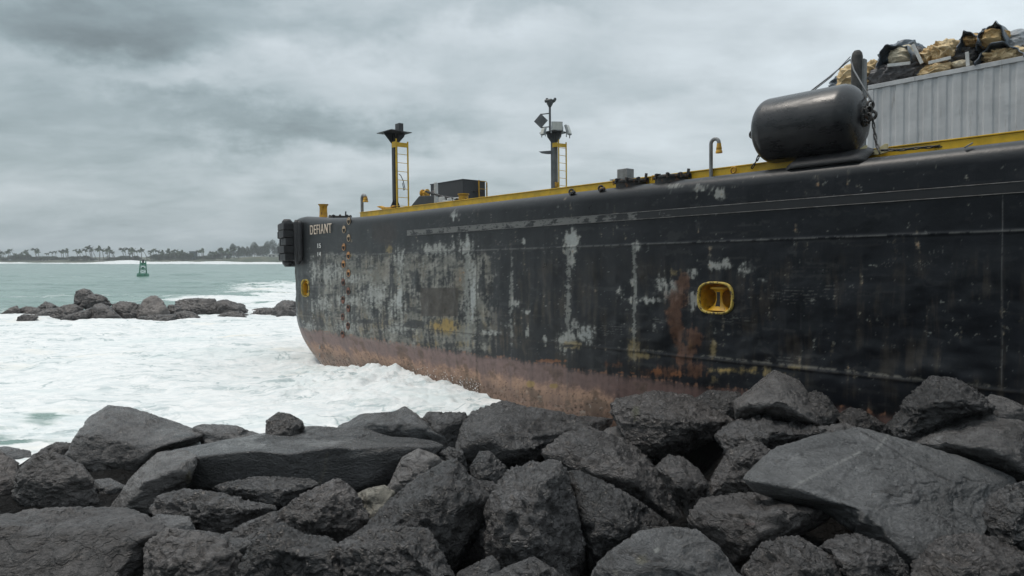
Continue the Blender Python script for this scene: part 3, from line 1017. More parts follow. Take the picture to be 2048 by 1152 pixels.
    lay(np.exp(-((ww - W_KNUCK - 0.05) / 0.02) ** 2) * 0.6 * sstep(hst + fine, 0.1, 0.7) * sstep(px, 950, 1300), (0.20, 0.19, 0.165))
    lay(np.exp(-((py - 574) / 0.9) ** 2) * (px < 648) * 0.4, (0.2, 0.2, 0.2))
    # salt specks
    spk = fbm(P * 26.0 + 3, 2, 0.6)
    lay(sstep(spk, 0.90, 1.0) * 0.28, (0.25, 0.26, 0.27))
    wet = sstep(vst + 0.6 * iso, 0.1, 0.7)
    rough = np.clip(rough - 0.14 * wetb + 0.16 * sstep(C.mean(1), 0.06, 0.2) + 0.08 * wet, 0.2, 0.9)
    return C, rough


BAND_T = hv(1134, 735)[1]
BAND_M = hv(1134, 775)[1] + 0.02
BAND_L = hv(1100, 790)[1]
W_SEAM = hv(1300, 488)[1]
W_KNUCK = hv(1300, 706)[1]
print('bands', BAND_T, BAND_M, BAND_L, W_SEAM, W_KNUCK)

barge = thing('barge', 'black worn steel deck barge aground against the boulders', 'barge', B_ORG, B_EUL)


def build_hull():
    us = []
    px_list = np.arange(609, 2075, 2.2)
    us = [hv(p, 520)[0] for p in px_list if hv(p, 520)[0] > 0.02]
    us = np.array(sorted(set(us)))
    us_far = np.linspace(us[-1] + 0.3, B_LEN, 26)
    cols = []                              # (u, v, inward nu, nv, side factor)
    for u in us_far[::-1]:
        cols.append((u, 0, 0, 1))
    for u in us[::-1]:
        cols.append((u, 0, 0, 1))
    for a in np.linspace(0, PI / 2, 60):
        cols.append((-B_R * math.sin(a), B_R - B_R * math.cos(a), math.sin(a), math.cos(a)))
    for v in np.linspace(B_R, B_BEAM - B_R, 8)[1:]:
        cols.append((-B_R, v, 1, 0))
    for a in np.linspace(PI / 2, PI, 10)[1:]:
        cols.append((-B_R * math.sin(a), B_BEAM - B_R - B_R * math.cos(a), math.sin(a), math.cos(a)))
    for u in np.linspace(0, B_LEN, 12)[1:]:
        cols.append((u, B_BEAM, 0, -1))
    for v in np.linspace(B_BEAM, 0, 6)[1:-1]:
        cols.append((B_LEN, v, -1, 0))
    cols = np.array(cols)
    ws = np.concatenate([np.linspace(-2.0, -0.5, 8), np.arange(-0.46, W_TOP - GR, 0.0175)])
    rows = [(0.0, ww) for ww in ws]
    for k in range(1, 12):
        a = k / 11 * PI / 2
        rows.append((GR - GR * math.cos(a), W_TOP - GR + GR * math.sin(a)))
    rows.append((0.9, W_TOP + 0.0))
    rows = np.array(rows)
    nc, nr = len(cols), len(rows)
    c = np.repeat(cols[None], nr, 0).reshape(-1, 4)
    rr = np.repeat(rows[:, None], nc, 1).reshape(-1, 2)
    u0 = c[:, 0]
    k = np.clip((12 - u0) / 12, 0, 1)
    u = u0 + rake(rr[:, 1]) * k + c[:, 2] * rr[:, 0]
    v = c[:, 1] + c[:, 3] * rr[:, 0]
    shf = np.clip(rr[:, 1] / W_TOP, 0, 1) ** 2
    ww = rr[:, 1] + sheer(u0) * shf
    L = np.stack([u, v, ww], 1)
    Wd = b_to_world(L)
    fz = Wd[:, 1]
    ok = (fz > 4) & (c[:, 1] < 8)
    px, py = np.full(len(L), 2300.0), np.full(len(L), 500.0)
    px[ok], py[ok] = to_px(Wd[ok])
    px = np.clip(px, 300, 2300)
    # plating: hungry-horse buckles between the frames, seams and dents
    arc = np.where(c[:, 1] > 0.001, u0 - c[:, 1], u0)
    buck = np.zeros(len(L))
    P2 = np.stack([arc, rr[:, 1], np.zeros(len(L))], 1)
    band = np.exp(-((rr[:, 1] - 2.6) / 1.3) ** 2)
    fsp = 0.62
    buck += 0.036 * band * np.abs(np.sin(PI * arc / fsp)) * (0.5 + fbm(P2 * np.array([0.9, 1.4, 1]), 3)) * (1 - 0.5 * sstep(arc, 9, 13))
    buck += 0.028 * fbm(P2 * np.array([0.8, 1.1, 1]) + 30, 4, 0.45) * (0.3 + band)
    buck += 0.003 * fbm(P2 * 3.0 + 50, 3, 0.5)
    low = np.exp(-((rr[:, 1] - 2.0) / 0.5) ** 2) * sstep(arc, 14, 16)
    buck += 0.05 * low * fbm(P2 * np.array([1.1, 1.3, 1]) + 77, 3, 0.5)
    buck *= (1 - 0.92 * np.exp(-((px - 693) / 15) ** 2)) * (1 - 0.92 * sstep(px, 605, 618) * (1 - sstep(px, 670, 684)) * (1 - sstep(py, 515, 535)))
    buck *= (rr[:, 0] <= 0.001)
    seam = -0.012 * np.exp(-((rr[:, 1] - W_SEAM) / 0.018) ** 2) - 0.010 * np.exp(-((rr[:, 1] - W_KNUCK) / 0.025) ** 2)
    inn = buck + seam * (rr[:, 0] <= 0.001)
    L[:, 0] += c[:, 2] * inn
    L[:, 1] += c[:, 3] * inn
    j = np.arange(nc)
    F = []
    for r_ in range(nr - 1):
        F.append(np.stack([r_ * nc + j, r_ * nc + (j + 1) % nc, (r_ + 1) * nc + (j + 1) % nc, (r_ + 1) * nc + j], 1))
    F = np.concatenate(F)
    keep = np.ones(len(F), bool)
    vis = ok & (rr[:, 0] <= 0.001)
    for cc, hh in REC:
        ins = (sup(px, py, cc, (hh[0] * 0.92, hh[1] * 0.92)) < 1.0) & vis
        keep &= ~ins[F].all(1)
    F = F[keep][:, ::-1]
    m, t, b = mat('hull_paint')
    at_ = t.n('ShaderNodeAttribute', attribute_name='shell')
    co = t.n('ShaderNodeTexCoord').outputs['Object']
    nf = t.noise(co, 22, 6, 0.7)
    c1 = t.mix(t.ramp(nf, 0.25, 0.75, 0.0, 0.45), at_.outputs['Color'], (0.5, 0.5, 0.5), 'OVERLAY')
    t.put(b.inputs['Base Color'], c1)
    t.put(b.inputs['Roughness'], t.math('ADD', at_.outputs['Alpha'], t.math('MULTIPLY_ADD', nf, 0.12, -0.06)))
    t.put(b.inputs['Normal'], t.bump(t.noise(co, 9, 7, 0.62), 0.35, 0.012))
    b.inputs['Specular IOR Level'].default_value = 0.32
    o = mesh_np('hull', L, F, m, barge)
    C, rg = paint_hull(px, py, u0 * 1.0 - np.where(c[:, 1] > 0.001, c[:, 1], 0), rr[:, 1])
    top = rr[:, 0] > 0.001
    C[top] = C[top] * 0.5 + np.array([0.03, 0.032, 0.034]) * 0.5
    rg[top] = 0.38
    add_attr(o, 'shell', np.concatenate([np.clip(C, 0.003, 1), rg[:, None]], 1))
    md = MB()
    pts = [(u_, v_, 0) for (u_, v_, a_, b_) in cols[::6]]
    md.prism([(p[0] * 0.98 + 0.5, 0.5 + p[1] * 0.945, W_TOP - 0.06) for p in pts], (0, 0, 0.05)).build('deck', M['charcoal'], barge)


build_hull()


def hull_parts():
    # rubbing strake: a doubling plate proud of the side
    u0, u1 = hv(815, 466)[0], 46.0
    wt, wb = hv(1972, 371)[1] + 0.012, hv(1972, 389)[1] - 0.005
    m, t, b = mat('strake_paint')
    co = t.n('ShaderNodeTexCoord').outputs['Object']
    sx = t.n('ShaderNodeSeparateXYZ')
    t.put(sx.inputs[0], co)
    fade = t.ramp(sx.outputs[0], hv(1150, 450)[0], hv(1500, 420)[0], 0.46, 0.72, False)
    nn = t.noise(t.mapping(co, (1.2, 1, 2.5)), 2.2, 8, 0.68)
    wear = t.ramp(t.math('SUBTRACT', nn, fade), -0.04, 0.05)
    c = t.mix(wear, (0.009, 0.010, 0.012), (0.135, 0.137, 0.13))
    t.put(b.inputs['Base Color'], c)
    t.put(b.inputs['Roughness'], t.ramp(nn, 0.3, 0.7, 0.35, 0.6))
    mb = MB()
    mb.prism([(u0, 0.06, wb - 0.02), (u0, -0.022, wb), (u0, -0.022, wt), (u0, 0.06, wt + 0.02)], (u1 - u0, 0, 0))
    mb.build('rubbing_strake', m, barge, bevel=0.006)
    weld = plain('pale_weld_line', (0.13, 0.13, 0.128), 0.5, var=0.5, scale=6.0)
    MB().tube([(u0, -0.023, wt + 0.004), (u1, -0.023, wt + 0.004)], 0.006, 6).build('weld_bead', weld, barge)
    MB().tube([(u0, -0.023, wb - 0.002), (u1, -0.023, wb - 0.002)], 0.005, 6).build('weld_bead', weld, barge)
    # yellow coaming along the deck edge
    ya = hv(735, 424, 0.55)
    yb = hv(2048, 263, 0.55)
    mb = MB()
    h0 = 0.5
    A, B = Vector((ya[0] - 0.5, 0.55, ya[1])), Vector((yb[0], 0.55, yb[1]))
    D = (B - A) / (B.x - A.x)
    E = A + D * (44 - A.x)
    mb.prism([A, A + Vector((0, 0.06, 0)), A + Vector((0, 0.06, -h0)), A + Vector((0, 0, -h0))], E - A)
    mb.build('coaming', M['yellow'], barge, bevel=0.008)
    MB().prism([A + Vector((0, -0.02, 0.001)), A + Vector((0, 0.12, 0.001)), A + Vector((0, 0.12, 0.022)), A + Vector((0, -0.02, 0.022))], E - A).build('coaming_cap', M['yellow'], barge, bevel=0.004)

    # recessed bitts in the side
    for k, (cc, hh) in enumerate(REC):
        u, ww = hv(*cc)
        hu = abs(hv(cc[0] + hh[0], cc[1])[0] - hv(cc[0] - hh[0], cc[1])[0]) / 2
        hw = abs(hv(cc[0], cc[1] - hh[1])[1] - hv(cc[0], cc[1] + hh[1])[1]) / 2

        def se(a, s, d):
            n = 3.0
            ca, sa = math.cos(a), math.sin(a)
            x = math.copysign(abs(ca) ** (2 / n), ca) * hu * s
            z = math.copysign(abs(sa) ** (2 / n), sa) * hw * s
            return Vector((u + x, d, ww + z))
        N = 48
        rec = MB()
        prof = [(0.95, -0.02), (0.88, 0.005), (0.87, 0.10), (0.85, 0.25), (0.78, 0.40), (0.6, 0.50), (0.05, 0.54)]
        vs, fs = [], []
        for s, d in prof:
            vs += [se(2 * PI * i / N, s, d) for i in range(N)]
        for q in range(len(prof) - 1):
            for i in range(N):
                fs.append((q * N + i, q * N + (i + 1) % N, (q + 1) * N + (i + 1) % N, (q + 1) * N + i))
        rec._add(vs, fs)
        ro = rec.build('mooring_recess', M['bitt_yellow'], barge, True)
        rim = MB()
        rp = [(1.0, 0.0), (0.99, -0.03), (0.96, -0.042), (0.89, -0.042), (0.865, -0.03), (0.86, 0.02)]
        vs, fs = [], []
        for s, d in rp:
            vs += [se(2 * PI * i / N, s, d) for i in range(N)]
        for q in range(len(rp) - 1):
            for i in range(N):
                fs.append((q * N + i, q * N + (i + 1) % N, (q + 1) * N + (i + 1) % N, (q + 1) * N + i))
        rim._add(vs, fs)
        rim.build('rim', M['rim_yellow'], ro, True)
        # hourglass bitt in the recess
        hb = hw * 0.62
        bt = MB()
        prof2 = [(0.02, hb + 0.015), (0.22, hb + 0.01), (0.23, hb - 0.025), (0.14, hb - 0.05), (0.085, hb * 0.45), (0.07, 0.0), (0.09, -hb * 0.4), (0.15, -hb * 0.8), (0.26, -hb * 1.12), (0.30, -hb * 1.25), (0.02, -hb * 1.26)]
        bt.lathe([(r_ * hu / 0.42 * 0.95, h) for r_, h in prof2], (u, 0.0, ww), (0, 0, 1), 28)
        for q_ in bt.v:
            q_.y = 0.13 + q_.y * 0.42
        bo = bt.build('bitt', M['bitt_yellow'], ro, auto=50)
        MB().prism([Vector((u - 0.035, 0.09, ww + hb)), Vector((u + 0.035, 0.09, ww + hb)), Vector((u + 0.028, 0.094, ww - hb * 0.2)), Vector((u + 0.05, 0.07, ww - hb * 0.9)), Vector((u - 0.05, 0.07, ww - hb * 0.9)), Vector((u - 0.028, 0.094, ww - hb * 0.2))],
                   (0, 0.03, 0)).build('rust_scar', M['rusty_black'], ro)

    # half-round footholds, two staggered columns
    pts = [(698, 442), (698, 476), (697.5, 511), (697.5, 546), (697, 582), (697, 617), (696.5, 652), (688.5, 459), (688, 494), (687.5, 528), (687, 564), (686.5, 600), (686, 634), (685.5, 669)]
    for (px, py) in pts:
        u, ww = hv(px, py)
        ru, rw = 0.105, 0.115
        mp = M['foothold_pale'] if py < 480 else (M['foothold'] if py < 560 else M['foothold_low'])
        N = 20
        mb = MB()
        v0 = -0.014
        ring = [Vector((u + ru * math.cos(2 * PI * i / N), v0, ww + rw * math.sin(2 * PI * i / N))) for i in range(N)]
        mb.tube(ring, 0.011, 6, closed=True)
        mb.mi = 1
        mb.prism([Vector((u + ru * math.cos(a), v0 + 0.004, ww + rw * math.sin(a))) for a in [2 * PI * i / N for i in range(N)]], (0, 0.045, 0))  # black disc painted in place of the shaded hollow
        mb.mi = 0
        low = [Vector((u + ru * 0.9 * math.cos(a), v0 - 0.012, ww + rw * 0.9 * math.sin(a) - 0.0)) for a in [PI + PI * i / 10 for i in range(11)]] if py >= 440 else []
        up = [Vector((u + ru * 0.92 * math.cos(a), v0 - 0.012, ww + rw * 0.92 * math.sin(a))) for a in [PI * 0.08 + PI * 0.84 * i / 10 for i in range(11)]]
        mb.prism(up if py < 600 else low, (0, 0.014, 0))
        mb.build('foothold', [mp, M['hole_shade']], barge, auto=40)

    # lettering
    def text(name, s, px0, px1, py_b, py_t, m, v=-0.03):
        cu = bpy.data.curves.new(name, 'FONT')
        cu.body = s
        cu.extrude = 0.03
        cu.offset = 0.002
        cu.space_character = 1.18
        ob = bpy.data.objects.new(name, cu)
        COL.objects.link(ob)
        dg = bpy.context.evaluated_depsgraph_get()
        me = bpy.data.meshes.new_from_object(ob.evaluated_get(dg))
        COL.objects.unlink(ob)
        bpy.data.objects.remove(ob)
        co = np.empty(len(me.vertices) * 3)
        me.vertices.foreach_get('co', co)
        co = co.reshape(-1, 3)
        mn, mx = co.min(0), co.max(0)
        a0 = hv(px0, (py_b + py_t) / 2)
        a1 = hv(px1, (py_b + py_t) / 2)
        w0, w1 = hv((px0 + px1) / 2, py_b)[1], hv((px0 + px1) / 2, py_t)[1]
        out = np.empty_like(co)
        out[:, 0] = a0[0] + (co[:, 0] - mn[0]) / (mx[0] - mn[0]) * (a1[0] - a0[0])
        out[:, 1] = v - (co[:, 2] - mn[2]) / (mx[2] - mn[2]) * 0.02
        out[:, 2] = w0 + (co[:, 1] - mn[1]) / (mx[1] - mn[1]) * (w1 - w0)
        me.vertices.foreach_set('co', out.astype(np.float32).ravel())
        me.update()
        me.materials.clear()
        me.materials.append(m)
        o = bpy.data.objects.new(name, me)
        link(o, barge)
        return o

    text('name_lettering', 'DEFIANT', 622.5, 665, 467.5, 448.5, M['lettering'])
    text('draft_mark', '15', 637.5, 643.5, 496.0, 487.0, M['draft_white'])
    text('draft_mark', '14', 637.5, 643.5, 512.5, 504.0, M['draft_white'])
    for s, py in (('13', 525.5), ('12', 542.5), ('11', 559.5), ('3', 694), ('2', 711)):
        text('draft_mark', s, 638 if len(s) > 1 else 639.5, 643 if len(s) > 1 else 642.5, py + 3.6, py - 4, M['draft_faded'], -0.028)
    # anode plate
    a = H(737, 727.5)
    c_ = H(762, 733)
    MB().prism([Vector((a.x, -0.05, a.z)), Vector((c_.x, -0.05, a.z - 0.03)), Vector((c_.x, -0.05, c_.z)), Vector((a.x, -0.05, c_.z + 0.03))], (0, 0.06, 0)).build('anode_plate', M['white_paint'], barge, bevel=0.01)


hull_parts()


def rubber_fender():
    r = on_barge('bow_fender', 'black cracked rubber block fender hung on the bow corner', 'fender', -2.0, 0.8, 4.4)
    O = Vector((-2.0, 0.8, 4.4))
    C0 = Vector((0, B_R, 0))

    def arc(th, rad, ww):
        return Vector((-(B_R + rad) * math.sin(th), B_R - (B_R + rad) * math.cos(th), ww)) - O
    w0, w1 = 3.80, 5.22
    n = 5
    for k in range(n):
        a, b_ = w0 + (w1 - w0) * k / n + 0.012, w0 + (w1 - w0) * (k + 1) / n - 0.012
        mb = MB()
        ths = np.linspace(R(3), R(62), 10)
        ro = 0.60 + 0.05 * math.sin(k * 2.3)
        for i in range(len(ths) - 1):
            t0, t1 = ths[i] + 0.006, ths[i + 1] - 0.006
            q = [arc(t0, 0.06, a), arc(t1, 0.06, a), arc(t1, ro, a), arc(t0, ro, a)]
            jit = random.uniform(-0.02, 0.02)
            q[2] = arc(t1, ro + jit, a)
            q[3] = arc(t0, ro + jit, a)
            mb.prism(q, (0, 0, b_ - a))
        mb.build('rubber_block', M['rubber'], r, bevel=0.025)
    for k, th in enumerate((-1.5, 1.0)):
        mb = MB()
        hi = 5.34 - 0.03 * abs(k - 2)
        lo = 3.58 + 0.10 * (2 - k)
        rr_ = 0.10 + 0.03 * k
        mb.lathe([(rr_ * 0.6, lo), (rr_, lo + 0.12), (rr_ * 1.03, (lo + hi) / 2), (rr_, hi - 0.12), (rr_ * 0.6, hi)], arc(R(th), 0.12 + 0.045 * k, 4.4 - 4.4), (0, 0, 1), 14)
        for vv in mb.v:
            pass
        o = mb.build('rubber_roller', M['rubber'], r, True)
    mb = MB()
    for k, th in enumerate((15, 30, 45)):
        mb.lathe([(0.1, 3.58), (0.2, 3.72), (0.2, 3.84)], arc(R(th), 0.30, 0), (0, 0, 1), 12)
        mb.lathe([(0.2, 5.20), (0.2, 5.28), (0.12, 5.38)], arc(R(th), 0.30, 0), (0, 0, 1), 12)
    mb.build('rubber_core', M['rubber'], r, True)


rubber_fender()

# ================================================================== gear on the deck
Rz = lambda a: Matrix.Rotation(a, 3, 'Z')


def loc_b(px, py, y):
    """photo position at world distance y -> barge coordinates"""
    return B_ROT.transposed() @ (at(px, py, y) - B_ORG)


def ladder(mb, c, du, dv, w0, w1, half, rung0=0.15):
    """c: middle of the ladder foot (u, v); rails half to either side along (du, dv)"""
    a = Vector((c[0] - du * half, c[1] - dv * half, 0))
    b_ = Vector((c[0] + du * half, c[1] + dv * half, 0))
    for p, dz in ((a, 0.0), (b_, -0.06)):
        mb.bar(p + Vector((0, 0, w0)), p + Vector((0, 0, w1 + dz)), 0.05, 0.03)
    z = w0 + rung0
    while z < w1 - 0.03:
        mb.tube([a + Vector((0, 0, z)), b_ + Vector((0, 0, z))], 0.011, 6)
        z += 0.305
    return mb


M['mast_grey'] = plain('mid_grey_mast_paint', (0.13, 0.135, 0.138), 0.5, var=0.2, scale=4.0, rust=(0.10, 0.06, 0.04), rust_amt=0.68)


def masts():
    deck = W_TOP
    # forward mast
    p = loc_b(791, 420, 24.5)
    u, v = p.x, p.y
    wz = lambda py: hv(791, py, v)[1]
    top = wz(266)
    pole = MB().box((u, v, (deck + top) / 2), (0.155, 0.155, top - deck)).build('light_mast', M['black_steel'], barge, bevel=0.01)
    for (du, dv) in ((1, 0), (-1, 0), (0, 1), (0, -1)):
        d = Vector((du, dv, 0))
        c = Vector((u, v, deck))
        MB().prism([c + d * 0.08 + d.cross(Vector((0, 0, 1))) * -0.01, c + d * 0.42 + d.cross(Vector((0, 0, 1))) * -0.01, c + d * 0.08 + Vector((0, 0, 0.75)) + d.cross(Vector((0, 0, 1))) * -0.01],
                   d.cross(Vector((0, 0, 1))) * 0.02).build('foot_gusset', M['black_steel'], pole)
        c = Vector((u, v, top))
        MB().prism([c + d * 0.078 + Vector((0, 0, -0.36)), c + d * 0.13 + Vector((0, 0, -0.36)), c + d * 0.40 + Vector((0, 0, -0.08)), c + d * 0.43, c + d * 0.078],
                   d.cross(Vector((0, 0, 1))) * 0.02).build('bracket_plate', M['black_steel'], pole)
    MB().box((u, v, top + 0.012), (0.90, 0.90, 0.022)).build('platform', M['charcoal'], pole, bevel=0.004)
    MB().box((u + 0.14, v + 0.12, top + 0.18), (0.27, 0.18, 0.31)).build('equipment_box', M['charcoal'], pole, bevel=0.012)
    MB().box((u - 0.10, v - 0.02, top + 0.085), (0.18, 0.18, 0.12)).build('junction_box', M['charcoal'], pole, bevel=0.01)
    lb = MB()
    cu, cv = u + 0.25, v + 0.15
    ladder(lb, (cu, cv), 0, 1, deck + 0.05, wz(279), 0.24)
    lb.build('ladder', M['yellow'], pole)
    st = MB()
    for py in (290,):
        st.bar((u + 0.02, v - 0.11, wz(py)), (cu, v - 0.09, wz(py)), 0.02, 0.2)
        st.bar((cu, v - 0.10, wz(py) - 0.01), (cu, cv + 0.24, wz(py) + 0.0), 0.015, 0.16)
    st.build('ladder_bracket', M['yellow'], pole)
    cab = [Vector((cu - 0.03, cv - 0.15 + 0.02, wz(349))), Vector((cu - 0.04, cv - 0.05, wz(351))), Vector((cu - 0.04, cv + 0.06, wz(362))), Vector((cu - 0.04, cv + 0.13, wz(378))), Vector((cu - 0.04, cv + 0.08, wz(381))), Vector((cu - 0.03, cv + 0.02, wz(366)))]
    MB().tube(cab, 0.014, 6).build('loose_cable', M['black_steel'], pole, True)

    # second mast
    p = loc_b(1109, 377, 28.0)
    u, v = p.x, p.y
    s = 28.0 / FPX
    wz = lambda py: hv(1109, py, v)[1]
    top = wz(266)
    pole = MB().box((u, v, (deck - 0.3 + top) / 2), (0.205, 0.205, top - deck + 0.3)).build('light_mast', M['mast_grey'], barge, bevel=0.01)
    pole['label'] = 'grey mast with floodlights and diamond board'
    for (du, dv) in ((1, 0), (-1, 0), (0, 1), (0, -1)):
        d = Vector((du, dv, 0))
        c = Vector((u, v, top))
        MB().prism([c + d * 0.09 + Vector((0, 0, -0.40)), c + d * 0.14 + Vector((0, 0, -0.40)), c + d * 0.40 + Vector((0, 0, -0.1)), c + d * 0.42, c + d * 0.09],
                   d.cross(Vector((0, 0, 1))) * 0.02).build('bracket_plate', M['mast_grey'], pole)
    MB().box((u, v, top + 0.012), (0.86, 0.86, 0.022)).build('platform', M['mast_grey'], pole, bevel=0.004)
    lb = MB()
    cu, cv = u + 0.27, v + 0.20
    ladder(lb, (cu, cv), 0, 1, deck - 0.1, wz(281), 0.22)
    lb.build('ladder', M['yellow'], pole)
    st = MB()
    st.bar((u + 0.02, v - 0.12, wz(291)), (cu, v - 0.09, wz(291)), 0.02, 0.18)
    st.bar((cu, v - 0.10, wz(292)), (cu, cv + 0.22, wz(291)), 0.015, 0.15)
    st.build('ladder_bracket', M['yellow'], pole)
    MB().box((u + 0.12, v - 0.02, wz(370)), (0.18, 0.14, 0.2)).build('junction_box', M['yellow_rusty'], pole, bevel=0.01)
    # upper pole with camera and diamond board
    pu = u - 0.12
    pv = v - 0.11
    up = MB()
    up.tube([(pu, pv, top), (pu, pv, wz(212))], 0.045, 10)
    up.tube([(pu, pv, wz(214)), (pu, pv, wz(207)), (pu, pv, wz(205))], [0.05, 0.13, 0.13], 10)
    up.build('upper_pole', M['mast_grey'], pole, auto=40)
    cm = MB()
    cm.box((pu + 0.03, pv + 0.03, wz(202)), (0.20, 0.20, 0.12))
    cm.tube([(pu - 0.16, pv - 0.1, wz(201)), (pu + 0.1, pv - 0.02, wz(201))], 0.07, 10)
    cm.tube([(pu + 0.05, pv + 0.2, wz(200)), (pu + 0.28, pv + 0.02, wz(200))], 0.06, 10)
    cm.tube([(pu - 0.08, pv - 0.08, wz(199)), (pu - 0.08, pv - 0.08, wz(196))], 0.05, 10)
    cm.build('camera_head', M['mast_grey'], pole, auto=40)
    # diamond board: flat square standing on a corner, facing the side
    c = loc_b(1082, 242, 27.9)
    face = (B_ROT.transposed() @ Vector((-0.35, -1, 0))).normalized()
    sd_ = Vector((0, 0, 1)).cross(face).normalized()
    hw = 14.2 * s
    hz = 14.5 * s
    MB().prism([c + sd_ * hw, c + Vector((0, 0, hz)), c - sd_ * hw, c - Vector((0, 0, hz))], face * 0.03).build('diamond_board', M['mast_grey'], pole, bevel=0.004)
    ar = MB()
    ar.tube([c + Vector((0, 0, hz * 0.9)), Vector((pu, pv, wz(226)))], 0.025, 6)
    ar.tube([c - Vector((0, 0, hz * 0.9)), Vector((pu, pv, wz(253)))], 0.025, 6)
    ar.build('board_arm', M['mast_grey'], pole, True)
    MB().prism([loc_b(1103, 301, 28), loc_b(1103, 307, 28), loc_b(1084, 307, 27.9), loc_b(1077, 303, 27.9), loc_b(1090, 302, 27.95)], (0.02, 0.3, 0)).build('side_arm', M['mast_grey'], pole)

    def flood(px, py, wpx, hpx, yaw, tilt, y):
        c = loc_b(px, py, y)
        rot = B_ROT.transposed() @ Matrix.Rotation(yaw, 3, 'Z') @ Matrix.Rotation(tilt, 3, 'X')
        o = MB().box(c, (wpx * s, 0.10, hpx * s), rot).build('floodlight', M['galv'], pole, bevel=0.012)
        MB().box(c + rot @ Vector((0, -0.055, 0)), (wpx * s * 0.84, 0.012, hpx * s * 0.82), rot).build('glass', M['lamp_glass'], o)
        y_ = MB()
        for sx in (-1, 1):
            y_.bar(c + rot @ Vector((sx * (wpx * s / 2 + 0.012), 0, 0)), c + rot @ Vector((sx * (wpx * s / 2 + 0.012), 0, 0)) + Vector((0, 0, -hpx * s * 0.75)), 0.015, 0.04)
        y_.build('yoke', M['galv'], o)

    flood(1114, 252.5, 22, 18, R(8), R(-6), 27.6)
    flood(1136, 260, 15, 20, R(62), R(-20), 27.8)
    flood(1087, 263, 12, 14, R(-60), R(-14), 27.7)


masts()


